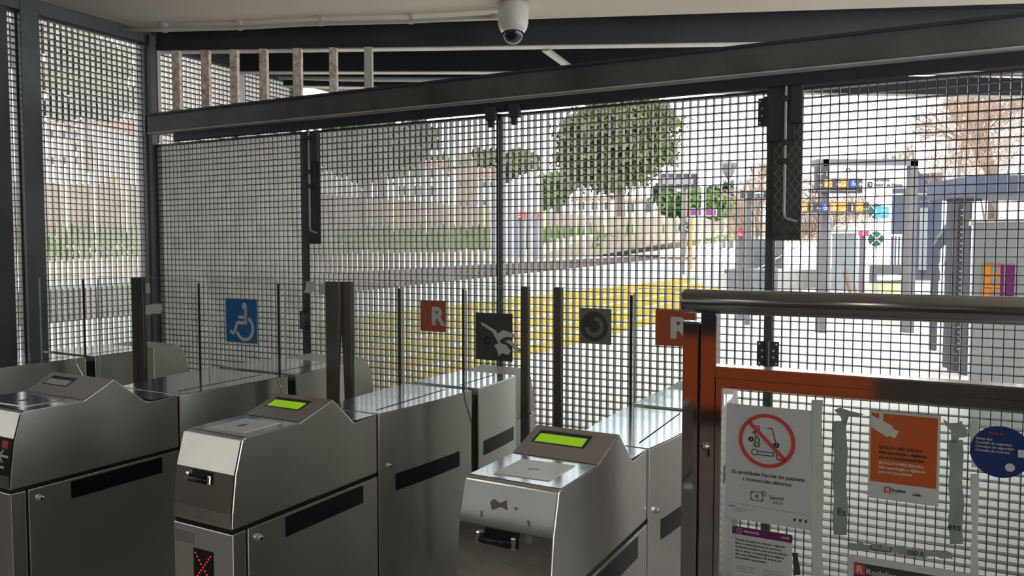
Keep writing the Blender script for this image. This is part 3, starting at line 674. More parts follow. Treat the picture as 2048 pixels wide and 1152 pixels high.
m.stroke(fr, [(u(204), v(286)), (u(300), v(286)), (u(322), v(262)), (u(330), v(290))], u(6), c1); m.stroke(fr, [(u(204), v(306)), (u(296), v(308)), (u(306), v(290))], u(6), c1)
m.build('scooter_drawing', M['ink'], o)
MB().stroke(fr, [(u(164), v(204)), (u(157), v(215)), (u(163), v(215)), (u(156), v(226))], u(3), c1+.0003).stroke(fr, [(u(322), v(224)), (u(315), v(235)), (u(321), v(235)), (u(314), v(247))], u(3), c1+.0003).build('bolt_mark', M['paper'], o)
m = MB(); text(fr, "Es prohibeix l'accés de patinets", u(40), v(442), u(34), c1, 't', 0, 0, mb=m, bold=.0003, width=u(450)); text(fr, 'i monocicles elèctrics', u(112), v(482), u(34), c1, 't', 0, 0, mb=m, bold=.0003, width=u(300))
m.build('ban_text', M['ink'], o)
m = MB(); m.stroke(fr, [(u(165), v(545)), (u(240), v(545)), (u(240), v(600)), (u(165), v(600)), (u(165), v(545))], u(4), c1); m.stroke(fr, [(u(165), v(560)), (u(180), v(545))], u(4), c1); m.stroke(fr, [(u(225), v(600)), (u(240), v(585))], u(4), c1); m.stroke(fr, [(u(165), v(585)), (u(180), v(600))], u(4), c1)
m.ring(fr, u(245), v(548), u(13), u(17), 0, c1, 0, 360, 20); text(fr, '€', u(192), v(585), u(34), c1, 't', 0, 0, mb=m, bold=.0003); text(fr, '!', u(241), v(556), u(22), c1, 't', 0, 0, mb=m, bold=.0003)
text(fr, 'Sanció', u(282), v(576), u(34), c1, 't', 0, 0, mb=m, bold=.0002); text(fr, '200 €', u(300), v(605), u(26), c1, 't', 0, 0, mb=m)
m.stroke(fr, [(u(20), v(634)), (u(510), v(645))], u(1.6), c1)
for i in range(3): m.box(fr, u(430+i*34), u(444+i*34), v(694), v(676), 0, c1)
for i, s in enumerate(('Ferrocarrils, autobusos i tramvies', 'Servei de transport', 'Autoritat')): text(fr, s, u(68), v(668+i*10), u(9), c1, 't', 0, 0, mb=m)
m.build('fine_print', M['ink'], o)
MB().rect(fr, u(22), u(62), v(662), v(650), c1).build('small_logo', M['cyan'], o)
# purple information notice
o, fr, W, Hh = quad_poster((1464.6,1050.6), (1585,1067), (1464.6,1280), 'information_notice', 'white notice with purple header below the scooter poster', M['paper'])
u = lambda x: W*x/373; v = lambda y: Hh-W*y/373
MB().rect(fr, 0, W, v(52), v(0), c1*.7).build('header', M['purple'], o)
m = MB(); text(fr, 'Informació', u(75), v(32), u(22), c1+.0004, 't', 0, 0, mb=m, bold=.0003); text(fr, 'renfe', u(305), v(32), u(24), c1+.0004, 't', 0, 0, mb=m, bold=.0002); m.ring(fr, u(45), v(26), u(15), u(18), 0, c1+.0004, 0, 360, 20); text(fr, 'i', u(42), v(33), u(22), c1+.0004, 't', 0, 0, mb=m, bold=.0004)
m.build('header_text', M['pale'], o)
m = MB()
for i, s in enumerate(('Davant de qualsevol amenaça o agressió', 'física o verbal envers el seu personal,', 'Renfe donarà suport a les accions judicials', 'que, si escau, corresponguin en defensa', 'dels seus treballadors i en interès del', 'servei públic que presten.')):
    text(fr, s, u(22), v(92+i*24), u(19), c1, 't', 0, 0, mb=m, bold=.00025)
for i, s in enumerate(('Ante cualquier amenaza o', 'agresión física o verbal', 'hacia su personal, Renfe')): text(fr, s, u(24), v(262+i*16), u(12), c1, 't', 0, 0, mb=m); text(fr, 'In the event of any threat', u(200), v(262+i*16), u(12), c1, 't', 0, 0, mb=m)
m.build('notice_text', M['ink'], o)
# orange camera poster
o, fr, W, Hh = quad_poster((1739.5,819.5), (1882,835.5), (1739.5,995), 'security_poster', 'orange poster with a white camera drawing on the side gate glass', M['paper'])
u = lambda x: W*x/447; v = lambda y: Hh*(1-y/545)
MB().rect(fr, u(12), u(430), v(440), v(16), c1*.6).build('orange_field', M['orange'], o)
m = MB(); m.prism(fr, [(u(12), v(32)), (u(62), v(52)), (u(62), v(14)), (u(88), v(14)), (u(88), v(62)), (u(150), v(86)), (u(146), v(100)), (u(190), v(116)), (u(165), v(162)), (u(128), v(148)), (u(118), v(160)), (u(12), v(104))], c1*.5, c1)
m.rect(fr, u(12), u(160), v(16), v(8), c1)
m.build('camera_drawing', M['pale'], o)
m = MB()
for i, s in enumerate(('ESTACIÓ MÉS SEGURA.', 'Més tecnologia i vigilància', 'per a la teva tranquil·litat')): text(fr, s, u(66), v(232+i*30), u(29), c1, 't', 0, 0, mb=m, bold=.0004, width=u((280, 302, 285)[i]))
m.build('headline', M['ink'], o)
m = MB()
for i, s in enumerate(('ESTACIÓN MÁS SEGURA.', 'Más tecnología y vigilancia', 'para tu tranquilidad')): text(fr, s, u(66), v(326+i*28), u(27), c1, 't', 0, 0, mb=m, bold=.0003, width=u((285, 295, 210)[i]))
m.build('second_headline', M['pale'], o)
MB().rect(fr, u(104), u(150), v(502), v(464), c1*.8).build('logo_square', M['red'], o)
text(fr, 'R', u(116), v(495), u(40), c1+.0002, 'logo_letter', M['pale'], o, bold=.0006)
m = MB(); text(fr, 'Rodalies', u(154), v(488), u(26), c1, 't', 0, 0, mb=m, bold=.0004); text(fr, 'de Catalunya', u(154), v(500), u(10), c1, 't', 0, 0, mb=m); text(fr, 'renfe', u(286), v(498), u(24), c1, 't', 0, 0, mb=m, bold=.0004); text(fr, 'operat per', u(290), v(480), u(9), c1, 't', 0, 0, mb=m)
m.build('logo_text', M['ink'], o)
# round navy sticker
a, b = BF.px(2001, 904, GZ); fr = Fr(BF.P(a, b, GZ), BF.x, BF.y, BF.z)
o = MB().disc(fr, 0, 0, .0635, .0004, 48, ry=.0625).build('round_sticker', M['navy']); tag(o, 'round navy blue safety tips sticker at the right of the glass', 'sticker')
m = MB()
for i, s in enumerate(('Safety tips', 'Consells de seguretat', 'Consejos de seguridad', 'Conseils de sécurité')): text(fr, s, -.052, .026-i*.0095, .0085, c1, 't', 0, 0, mb=m, bold=.0001)
m.disc(fr, .020, -.035, .010, c1, 20); m.box(fr, .035, .053, -.008, .010, 0, c1); m.build('sticker_text', M['pale'], o)
text(fr, 'POLICIA', -.025, .041, .008, c1, 'red_caption', M['signred'], o)
# torn tape and glue left on the pane
def rag(x0, x1, y0, y1, name, label, mt, amp=4, n=26, vert=True, cz=GZ, seed=1):
    rnd = random.Random(seed); A, B = [], []
    for i in range(n+1):
        t_ = i/n
        if vert: y = y0+(y1-y0)*t_; A.append((x0+amp*.6*math.sin(i*.7+seed)+rnd.uniform(-.3, .3)*amp, y)); B.append((x1+amp*.6*math.sin(i*.5+2*seed)+rnd.uniform(-.3, .3)*amp, y))
        else: x = x0+(x1-x0)*t_; sl = (x-x0)*.10; A.append((x, y0+sl+rnd.uniform(-amp, amp))); B.append((x, y1+sl+rnd.uniform(-amp, amp)))
    pts = A+B[::-1]
    return tag(MB().prism(BF, [BF.px(x, y, cz) for x, y in pts], cz-.0006, cz+.0002).build(name, mt), label, 'tape')
o = rag(1666, 1694, 842, 1070, 'glue_strip', 'long grey green glue strip with the letters Es, left of the orange poster', M['paste'], 2.5, seed=2)
fr = BF; a, b = BF.px(1674, 1029, GZ); text(BF, 'Es', a, b, .024, GZ+.0008, 'letters', M['ink'], o, bold=.0004)
o = rag(1898, 1926, 880, 1088, 'glue_strip', 'long grey green glue strip with the letters ets, right of the orange poster', M['paste'], 2.5, seed=3)
a, b = BF.px(1895, 1058, GZ); text(BF, 'ets', a, b, .024, GZ+.0008, 'letters', M['ink'], o, bold=.0004)
tag(MB().prism(BF, [BF.px(x, y, GZ) for x, y in [(1668,820),(1680,815),(1700,822),(1728,828),(1716,833),(1698,833),(1694,845),(1692,856),(1688,848),(1680,832)]], GZ-.0006, GZ+.0002).build('glue_scrap', M['paste']), 'torn glue scrap at the top left corner of the removed poster', 'tape')
tag(MB().prism(BF, [BF.px(x, y, GZ) for x, y in [(1886,838),(1898,846),(1912,846),(1924,842),(1926,850),(1936,860),(1934,874),(1918,876),(1910,890),(1902,880),(1902,862),(1890,850)]], GZ-.0006, GZ+.0002).build('glue_scrap', M['paste']), 'torn glue scrap at the top right corner of the removed poster', 'tape')
o = rag(1698, 1905, 1084, 1098, 'glue_strip', 'lower glue strip with 200 € left printed on it', M['paste'], 2.5, vert=False, seed=5)
a, b = BF.px(1813, 1108, GZ); text(BF, '200 €', a, b, .017, GZ+.0008, 'letters', M['ink'], o, bold=.0002)
m = MB(); p = [BF.px(x, y, GZ) for x, y in [(1742,1090),(1742,1098),(1780,1104),(1782,1094)]]; m.stroke(BF, p, .002, GZ+.0008); text(BF, '€', *BF.px(1758, 1096, GZ), .012, GZ+.0008, 't', 0, 0, mb=m); m.build('banknote_drawing', M['ink'], o)
rag(1622, 1646, 800, 1200, 'tape_strip', 'translucent white tape strip right of the scooter poster', M['tape'], 3, 22, seed=8)
rag(1941, 1958, 840, 935, 'tape_strip', 'upper white tape strip left of the round navy sticker', M['tape'], 3.5, 8, seed=9)
rag(1942, 1957, 948, 1200, 'tape_strip', 'lower white tape strip below the round navy sticker', M['tape'], 2.5, 14, seed=10)
rag(1585, 1598, 1106, 1150, 'dark_scrap', 'small black torn scrap beside the purple headed notice', M['sdark'], 4, 5, seed=12)
# bottom Rodalies board
o, fr, W, Hh = quad_poster((1696,1108), (2120,1160), (1696,1290), 'operator_board', 'white board with black band at the bottom right of the glass', M['paper'])
u = lambda x: x*W/860; v = lambda y: Hh-y*W/860
MB().rect(fr, u(28), W, v(150), v(34), c1*.7).build('black_band', M['sdark'], o)
MB().rect(fr, u(28), u(78), v(94), v(40), c1).build('logo_square', M['red'], o)
text(fr, 'R', u(38), v(84), u(50), c1+.0004, 'logo_letter', M['pale'], o, bold=.0006)
m = MB(); text(fr, 'Rodalies', u(82), v(84), u(40), c1+.0003, 't', 0, 0, mb=m, bold=.0003); text(fr, 'de Catalunya', u(82), v(100), u(14), c1+.0003, 't', 0, 0, mb=m); m.build('logo_text', M['pale'], o)
# orange machine standing in the hall behind the viewer
T = thing('ticket_machine', 'orange ticket machine standing in the hall behind the viewer', 'machine', G(-2.6, 2.2, 0))
MB().box(GATE, -3.3, -2.6, .2, 2.3, .15, .80).build('body', M['machine'], T, bevel=.02)
MB().box(GATE, -3.25, -2.65, .25, 2.25, 0, .15).build('plinth', M['black'], T)
MB().box(GATE, -3.3, -2.62, .25, 2.25, .80, 1.9).build('upper_cabinet', M['bluedk'], T, bevel=.02)
# ------------------------------------------------------------------ OUTSIDE
struct(MB().box(GATE, 3.5, 60, -14, 5.3, -.12, 0).build('floor_outside', M['ground']))
for i in range(5):
    q0, q1, z0 = 5.3+i*.26, 5.3+(i+1)*.26, .15*i
    t = thing('yellow_step', ('lowest yellow edged step', 'second yellow edged step from below', 'third yellow edged step from below', 'fourth yellow edged step from below', 'top yellow edged step')[i]+' of the platform stairs', 'step', G(12, q0, z0), 'steps up to the platform')
    e = 25-i*.6
    MB().box(GATE, 5.0, e, q0, q0+.025, z0-.10 if i else 0, z0+.15).build('riser', M['yellow'], t)
    MB().box(GATE, 5.0, e, q0+.025, q1+.02, z0, z0+.145).build('tread', M['tread'], t)
AT_ = R(17); TD = Vector((math.sin(AT_), math.cos(AT_), 0)); TQ = Vector((-math.cos(AT_), math.sin(AT_), 0)); TR = Fr((0,0,0), TD, TQ, UP)
pq = lambda s, q: (G(s, q, 0).x, G(s, q, 0).y); tq = lambda s, q: (TR.P(s, q).x, TR.P(s, q).y)
struct(MB().prism(WORLD, [pq(-12, 5.0), pq(4.9, 5.0), pq(4.9, 6.6), pq(26, 6.6), pq(40, 3.0), tq(70, 7.5), tq(-14, 7.5)], 0, .75).build('floor_platform', M['platform']))
struct(MB().box(TR, -14, 120, 7.5, 12.9, .1, .50).build('ground_trackbed', M['ballast']))
struct(MB().box(TR, -14, 120, 13, 16.5, .1, .86).build('floor_opposite_platform', M['platform']))
struct(MB().box(TR, -14, 120, 12.9, 13, .1, .80).build('trim_1', M['ballast']))
for i, q in enumerate((8.4, 9.85, 10.8, 12.25)):
    tag(MB().box(TR, -14, 110, q, q+.07, .50, .64).build('track_rail', M['ballast']), ('rail nearest the platform steps', 'second steel rail from the near platform', 'third steel rail from the near platform', 'rail nearest the opposite platform')[i], 'rail', 'train rails')
# embankment and board wall
wx = [(-200, 19.5, 465, 358), (0, 20.5, 465, 362), (300, 25, 466, 372), (600, 34, 467, 386), (860, 48, 469, 405), (1000, 62, 470, 420), (1200, 84, 468, 432), (1480, 118, 462, 441), (1620, 130, 460, 445)]
btm = [AT(x, y, Y) for x, Y, y, _ in wx]; tp = [AT(x, y2, Y) for x, Y, _, y2 in wx]
m = MB(); near = [TR.P(min(110, p.dot(TD)), 16.5, .86) for p in btm]
n0 = len(wx); m.add(near+btm, [(i, i+1, n0+i+1, n0+i) for i in range(n0-1)])
struct(m.build('ground_embankment', M['grass']))
m = MB(); off = Vector((0, .3, 0))
for i in range(n0-1): m.hexa([btm[i], btm[i+1], btm[i+1]+off, btm[i]+off], [tp[i], tp[i+1], tp[i+1]+off, tp[i]+off])
WT = thing('board_wall', 'long brown boundary wall behind the tracks', 'wall', btm[3]); m.build('boards', M['brownwall'], WT)
for i in range(26):
    x = 10+i*60; 
    j = max(k for k in range(n0-1) if wx[k][0] <= x); f_ = (x-wx[j][0])/(wx[j+1][0]-wx[j][0])
    Y = 1/((1-f_)/wx[j][1]+f_/wx[j+1][1])-.2; p = AT(x, wx[j][2]*(1-f_)+wx[j+1][2]*f_, Y); q_ = AT(x, wx[j][3]*(1-f_)+wx[j+1][3]*f_-2, Y)
    MB().box(WORLD, p.x-.0022*Y, p.x+.0022*Y, p.y-.1, p.y+.1, p.z, q_.z).build('wall_post', M['creampost'], WT)
# far ground behind the wall
far = [Vector((p.x*3.2, p.y*3.2, p.z+.8)) for p in btm]
struct(MB().add(btm+far, [(i, i+1, n0+i+1, n0+i) for i in range(n0-1)]).build('ground_far', M['grass']))
# grass tufts on the bank (stuff)
m = MB(); rnd = random.Random(3)
for i in range(4500):
    k = rnd.random()*(n0-1); j = int(k); f_ = k-j; a = near[j].lerp(near[j+1], f_); b = btm[j].lerp(btm[j+1], f_); p = a.lerp(b, rnd.uniform(.35, .99))
    s_ = rnd.uniform(.2, .6)*p.y/35; dx = rnd.uniform(-.3, .3)*s_
    m.add([p+Vector((-s_*.25, 0, 0)), p+Vector((s_*.25, 0, 0)), p+Vector((dx, rnd.uniform(-.1, .1), s_))], [(0,1,2)])
tag(m.build('grass_tufts', M['leaf2']), 'tall green grass growing along the foot of the boundary wall', 'grass', kind='stuff')
# houses
def house(label, x0, x1, ytop, ybot, Y, wins=3, roof=True, mt=None, rows=1):
    a, b = AT(x0, ybot, Y), AT(x1, ytop, Y); t = thing('house', label, 'house', ((a.x+b.x)/2, Y, a.z-3), 'houses beyond the boundary wall')
    D = 7; Wd = b.x-a.x; Hh = b.z-a.z
    MB().box(WORLD, a.x, b.x, Y, Y+D, a.z-3, b.z).build('walls', mt or M['house'], t)
    if roof:
        e = Wd*.04; MB().rings([[(a.x-e, Y-.4, b.z), (b.x+e, Y-.4, b.z), (b.x+e, Y+D+.4, b.z), (a.x-e, Y+D+.4, b.z)], [(a.x-e, Y+D*.45, b.z+Hh*.28), (b.x+e, Y+D*.45, b.z+Hh*.28), (b.x+e, Y+D*.55, b.z+Hh*.28), (a.x-e, Y+D*.55, b.z+Hh*.28)]]).build('roof', M['roof'], t)
    for r_ in range(rows):
        for i in range(wins):
            cx = a.x+Wd*(i+.5)/wins; cz = a.z+Hh*((r_+.55)/rows); s_ = min(Wd/wins*.22, Hh/rows*.22)
            MB().box(WORLD, cx-s_, cx+s_, Y-.08, Y+.02, cz-s_*1.3, cz+s_*1.3).build('window', M['housedk'], t)
house('white house with terracotta roof left of the pine trunk', 1150, 1228, 398, 428, 125, 3)
house('white house right of the pine trunk, low red roof', 1245, 1310, 402, 432, 132, 2)
house('cream house just right of the black centre post', 1090, 1140, 384, 425, 118, 2)
house('tall brown brick building left of the black centre post', 916, 942, 306, 430, 100, 2, False, M['brownwall'], 3)
house('white building with blue windows left of the centre post', 944, 992, 352, 425, 110, 3, True, None, 2)
house('pale house seen through the second gate leaf', 790, 880, 330, 400, 60, 3, True, None, 2)
house('white house seen through the left grating, red roof', 90, 185, 245, 350, 34, 4, True, None, 2)
house('white house beside the corner post through the left grating', 200, 290, 250, 352, 44, 3, True, None, 2)
house('long maroon roofed shed behind the catenary pole', 1285, 1340, 416, 436, 140, 2)
# trees
def tree(label, x, ybase, Y, blobs, n, mt, leafsz, name='leafy_tree', trunk_w=.35, seed=0, group='trees beyond the tracks', tone=.5):
    rnd = random.Random(seed); b = AT(x, ybase, Y); t = thing(name, label, 'tree', b, group)
    top_ = AT(blobs[0][0], blobs[0][1], Y)
    m = MB(); m.tube([b, b.lerp(top_, .35)+Vector((trunk_w*.4, 0, 0)), b.lerp(top_, .7), top_], trunk_w, 8, r2=trunk_w*.35)
    for bl in blobs[1:]: m.tube([b.lerp(top_, .55), AT(bl[0], bl[1]+bl[3]*.3, Y)], trunk_w*.3, 6, r2=trunk_w*.1)
    m.build('trunk', M['bark'], t)
    m = MB(); tot = sum(bl[2]*bl[3] for bl in blobs)
    for bl in blobs:
        c_ = AT(bl[0], bl[1], Y); rx, rz = bl[2]/F*Y, bl[3]/F*Y; k = int(n*bl[2]*bl[3]/tot); nc = max(6, k//45)
        cl = []
        for i in range(nc):
            d = Vector((rnd.gauss(0, 1), rnd.gauss(0, 1), rnd.gauss(0, 1))).normalized()*rnd.random()**.45; cl.append(Vector((c_.x+d.x*rx*.9, c_.y+d.y*rx*.8, c_.z+d.z*rz*.9)))
        for i in range(k):
            g = rnd.choice(cl); cs_ = rx*.2
            p = g+Vector((rnd.gauss(0, cs_), rnd.gauss(0, cs_), rnd.gauss(0, cs_*.6)))
            a = Vector((rnd.uniform(-1,1), rnd.uniform(-1,1), rnd.uniform(-1,1))).normalized(); bb = a.orthogonal().normalized(); s_ = leafsz*rnd.uniform(.6, 1.4)
            m.add([p-a*s_, p+bb*s_*.6, p+a*s_, p-bb*s_*.6], [(0,1,2,3)])
    m.build('foliage', mt, t)
tree('big pine tree rising above the roofs behind the third gate leaf', 1240, 474, 92, [(1235,285,95,70), (1180,270,60,45), (1300,250,55,45), (1310,300,50,32), (1225,350,75,30), (1160,320,45,40), (1250,225,80,28)], 24000, M['leaf'], .36, 'pine_tree', .62, 1)
tree('round green tree left of the big pine', 1115, 430, 105, [(1115,375,34,28), (1085,400,25,16), (1145,345,25,26)], 3000, M['leaf2'], .5, seed=2)
tree('bright green tree behind the catenary pole', 1400, 470, 110, [(1385,405,40,28), (1430,412,35,24), (1340,410,25,25)], 4500, M['leaf2'], .5, seed=3)
tree('small dark tree behind the info display', 1330, 430, 120, [(1325,385,30,22), (1440,385,28,18), (1465,415,22,22)], 3000, M['leaf3'], .5, seed=4)
tree('dark tree high behind the second gate leaf', 760, 440, 46, [(760,290,85,42), (690,285,55,38), (830,275,45,32), (720,330,50,30)], 9000, M['leaf3'], .24, seed=5)
tree('green tree low behind the second gate leaf', 700, 440, 52, [(760,322,70,24), (650,300,40,40)], 4000, M['leaf2'], .22, seed=6)
tree('distant green tree beside the centre post', 970, 430, 125, [(970,318,30,20), (1040,325,35,22), (1010,345,25,14), (880,330,25,25)], 4000, M['leaf'], .5, seed=7)
tree('tall green tree seen through the left grating', 180, 400, 30, [(170,110,45,60), (130,150,40,50), (190,180,45,40), (230,130,30,40)], 8000, M['leaf'], .16, seed=8, trunk_w=.15)
tree('dark tree at the top of the left grating near the corner', 60, 400, 27, [(40,90,30,50), (110,80,30,45)], 3500, M['leaf3'], .16, seed=9, trunk_w=.15)
tree('reddish green bush line through the left grating', 150, 300, 30, [(120,215,35,22), (200,215,40,22), (260,200,30,25)], 3000, M['leaf3'], .16, seed=10, trunk_w=.12)
def twigmass(label, x, ybase, Y, blobs, n, seed):
    rnd = random.Random(seed); b = AT(x, ybase, Y); t = thing('bare_bush', label, 'bush', b, 'leafless bushes'); m = MB()
    for i in range(n):
        bl = rnd.choice(blobs); c_ = AT(bl[0], bl[1], Y); p = c_+Vector((rnd.gauss(0, .5)*bl[2]/F*Y, rnd.gauss(0, .5), rnd.gauss(0, .5)*bl[3]/F*Y))
        d = Vector((rnd.gauss(0, .5), rnd.gauss(0, .4), abs(rnd.gauss(.7, .4)))).normalized()*Y*.018*rnd.uniform(.5, 1.5); q = p+d
        m.tube([p, p.lerp(q, .5)+Vector((rnd.gauss(0, .03), 0, rnd.gauss(0, .03))), q], Y*.00030, 3, False)
    m.build('twigs', M['twig'], t); MB().tube([b, b+Vector((.1, 0, Y*.02)), b+Vector((0, 0, Y*.045))], Y*.002, 6, r2=Y*.001).build('stem', M['bark'], t)
def bare(label, x, ybase, Y, hpx, spread, seed, depth=6, r0=.14, name='bare_tree'):
    rnd = random.Random(seed); b = AT(x, ybase, Y); t = thing(name, label, 'tree', b, 'leafless trees'); m = MB(); cnt = [0]
    tw = MB()
    def grow(p, d, L, r, k):
        q = p+d*L; mm = m if k > 3 else tw
        mid = p.lerp(q, .5)+Vector((rnd.uniform(-1,1), rnd.uniform(-1,1), rnd.uniform(-1,1)))*L*.06
        mm.tube([p, mid, q], r, 5 if k > 3 else 3, False, r2=r*.65)
        if k == 0: return
        for i in range(rnd.choice((2, 3, 3)) if k > 1 else 4):
            nd = (d+Vector((rnd.gauss(0, spread), rnd.gauss(0, spread), rnd.gauss(.08, spread*.7)))).normalized(); grow(p.lerp(q, rnd.uniform(.55, 1)), nd, L*rnd.uniform(.6, .85), max(r*.66, Y*.00028), k-1)
    grow(b, Vector((0,0,1)), hpx/F*Y*.33, r0, depth)
    m.build('trunk', M['bark'], t); tw.build('twigs', M['twig'], t)
bare('large bare plane tree at the top right, behind the gate', 1985, 440, 24, 330, .36, 11, 8, .17)
bare('bare brown tree left of the large bare one', 1915, 470, 26, 270, .40, 12, 7, .09)
bare('thin bare tree just left of the diamond lock plate', 1515, 470, 40, 190, .36, 13, 6, .13)
bare('bare brown shrub tree behind the dark direction signs', 1650, 470, 34, 190, .5, 14, 6, .1)
bare('bare tree low left of the lock plate', 1480, 470, 55, 120, .5, 15, 5, .15)
twigmass('brown leafless bush behind the lower direction sign', 1690, 500, 36, [(1610,420,40,40), (1660,440,50,35), (1720,430,45,40), (1620,470,40,20)], 1500, 21)
twigmass('brown leafless bush left of the diamond lock plate', 1510, 500, 36, [(1500,430,28,45), (1525,400,20,50), (1480,460,25,25)], 700, 22)
twigmass('brown leafless thicket around the large bare tree', 1960, 470, 19.5, [(1960,330,60,60), (2010,300,50,80), (1900,330,50,60), (1930,250,50,50), (2030,220,40,40)], 2200, 23)
# poles, displays, signs
def pole(x, y0, y1, Y, w_, label, mt='pole', name='metal_pole', group=None):
    a, b = AT(x, y1, Y), AT(x, y0, Y); b.x = a.x
    return tag(MB().tube([a, b], w_/2/F*Y, 12).build(name, M[mt], smooth=False), label, 'pole', group)
pole(904, 232, 800, 10.0, 7, 'tall galvanised pole outside, left of the black centre post')
pole(1403, 372, 570, 20, 5, 'white lamp pole right of the catenary mast', 'sign_wh')
pole(1382, 436, 540, 20, 4, 'short orange post right of the catenary mast', 'sign_or')
pole(1134, 406, 520, 34, 7, 'grey signal post left of the big pine', 'pole')
pole(1171, 430, 510, 40, 3, 'thin pale post before the boundary wall, left of the trunk', 'sign_wh', group=None)
t = thing('catenary_mast', 'brown lattice mast with a green taped cover, right of the info display', 'mast', AT(1368, 505, 30))
for sx in (1364, 1372): MB().box(WORLD, AT(sx-1.6, 400, 30).x, AT(sx+1.6, 400, 30).x, 29.9, 30.1, AT(0, 510, 30).z, AT(0, 376, 30).z).build('leg', M['twig'], t)
m = MB()
for y in range(384, 508, 14): p = AT(1368, y, 30); m.box(WORLD, p.x-.09, p.x+.09, 29.92, 30.08, p.z-.03, p.z+.03)
m.build('lattice_rung', M['twig'], t)
p = AT(1368, 455, 29.8); MB().lathe(Fr(p, (1,0,0), (0,0,1), (0,-1,0)), [(.22, 0), (.24, .03), (.22, .06), (.01, .07)], 12).build('green_cover', M['green'], t)
fr = Fr(p, (1,0,0), (0,0,1), (0,-1,0)); MB().stroke(fr, [(-.14, .12), (.14, -.12)], .03, .08).stroke(fr, [(-.14, -.10), (.14, .12)], .03, .08).stroke(fr, [(0, .2), (0, -.3)], .03, .08).build('tape_cross', M['sign_wh'], t)
def board(name, label, x0, x1, y0, y1, Y, mt, cat='sign', posts=(), dep=.12, group=None, pmt='signpale', y_post=560):
    a, b = AT(x0, y1, Y), AT(x1, y0, Y); t = thing(name, label, cat, ((a.x+b.x)/2, Y, a.z), group)
    MB().box(WORLD, a.x, b.x, Y, Y+dep, a.z, b.z).build('panel', M[mt], t)
    for x in posts: c_ = AT(x, y_post, Y); MB().box(WORLD, c_.x-.05, c_.x+.05, Y+dep, Y+dep+.1, 0, b.z).build('leg', M[pmt], t)
    return t, Fr((a.x, Y, a.z), (1,0,0), (0,0,1), (0,-1,0)), b.x-a.x, b.z-a.z
t, fr, W, Hh = board('info_display', 'dark platform display with pale screen, on the far platform', 1320, 1394, 347, 377, 26, 'sign_dk', 'display', (1368,))
MB().rect(fr, W*.06, W*.90, Hh*.28, Hh*.72, .01).build('screen', M['greypanel'], t)
t, fr, W, Hh = board('exit_sign', 'dark exit sign with number 2 and the word Sortida left of the lock plate', 1483, 1540, 381, 396, 16, 'sign_dk', 'sign', (1500,))
text(fr, '2', W*.08, Hh*.15, Hh*.9, .01, 'number', M['sign_wh'], t, bold=.004); text(fr, 'Sortida', W*.40, Hh*.52, Hh*.5, .01, 'upper_caption', M['sign_wh'], t, bold=.003); text(fr, 'Salida / Exit', W*.40, Hh*.15, Hh*.3, .01, 'lower_caption', M['sign_wh'], t)
MB().rect(fr, W*.9, W, 0, Hh, .01).build('orange_end', M['sign_or'], t)
# sign portal
YP = 14.6
t = thing('sign_portal', 'grey steel portal frame that carries the station signs', 'sign frame', AT(1740, 660, YP))
for x0, x1 in ((1813, 1837), (1640, 1658)):
    a, b = AT(x0, 664, YP), AT(x1, 318, YP); MB().box(WORLD, a.x, b.x, YP, YP+.25, 0, b.z).build('column', M['signpale'], t)
a, b = AT(1633, 332, YP), AT(1837, 318, YP); MB().box(WORLD, a.x, b.x, YP, YP+.25, a.z, b.z).build('crossbar', M['signpale'], t)
t, fr, W, Hh = board('station_sign', 'white station sign with Barcelona and Estació de França', 1658, 1814, 331, 376, YP-.15, 'sign_wh')
text(fr, 'Barcelona', W*.58, Hh*.30, Hh*.17, .01, 'upper_caption', M['ink'], t, bold=.002); text(fr, 'Sant Vicenç de Calders', W*.28, Hh*.72, Hh*.13, .01, 'top_caption', M['ink'], t, bold=.002)
text(fr, 'Estació de França', W*.58, Hh*.08, Hh*.17, .01, 'lower_caption', M['ink'], t, bold=.003, width=W*.36)
MB().stroke(fr, [(W*.22, Hh*.72), (W*.26, Hh*.72), (W*.26, Hh*.86), (W*.22, Hh*.86), (W*.22, Hh*.72)], .02, .01).build('upper_icon', M['ink'], t)
MB().stroke(fr, [(W*.50, Hh*.06), (W*.55, Hh*.06), (W*.55, Hh*.24), (W*.50, Hh*.24), (W*.50, Hh*.06)], .02, .01).build('lower_icon', M['ink'], t)
text(fr, 'R', W*.505, Hh*.09, Hh*.14, .01, 'icon_letter', M['ink'], t, bold=.002)
t, fr, W, Hh = board('arrow_sign', 'small dark sign with a white up arrow at the left end of the portal', 1633, 1659, 332, 358, YP-.2, 'sign_dk')
def arrow(fr, cx, cy, s_, d, c=.012):
    m = MB(); a = R(d); ca, sa = math.cos(a), math.sin(a); q = lambda x, y: (cx+(x*ca-y*sa)*s_, cy+(x*sa+y*ca)*s_)
    m.stroke(fr, [q(-.5, 0), q(.45, 0)], s_*.22, c); m.stroke(fr, [q(.0, .42), q(.48, 0), q(.0, -.42)], s_*.22, c); return m
arrow(fr, W*.28, Hh*.35, Hh*.35, 90).build('arrow', M['sign_wh'], t); MB().stroke(fr, [(W*.78, Hh*.2), (W*.78, Hh*.6)], .012, .012).build('divider', M['sign_wh'], t)
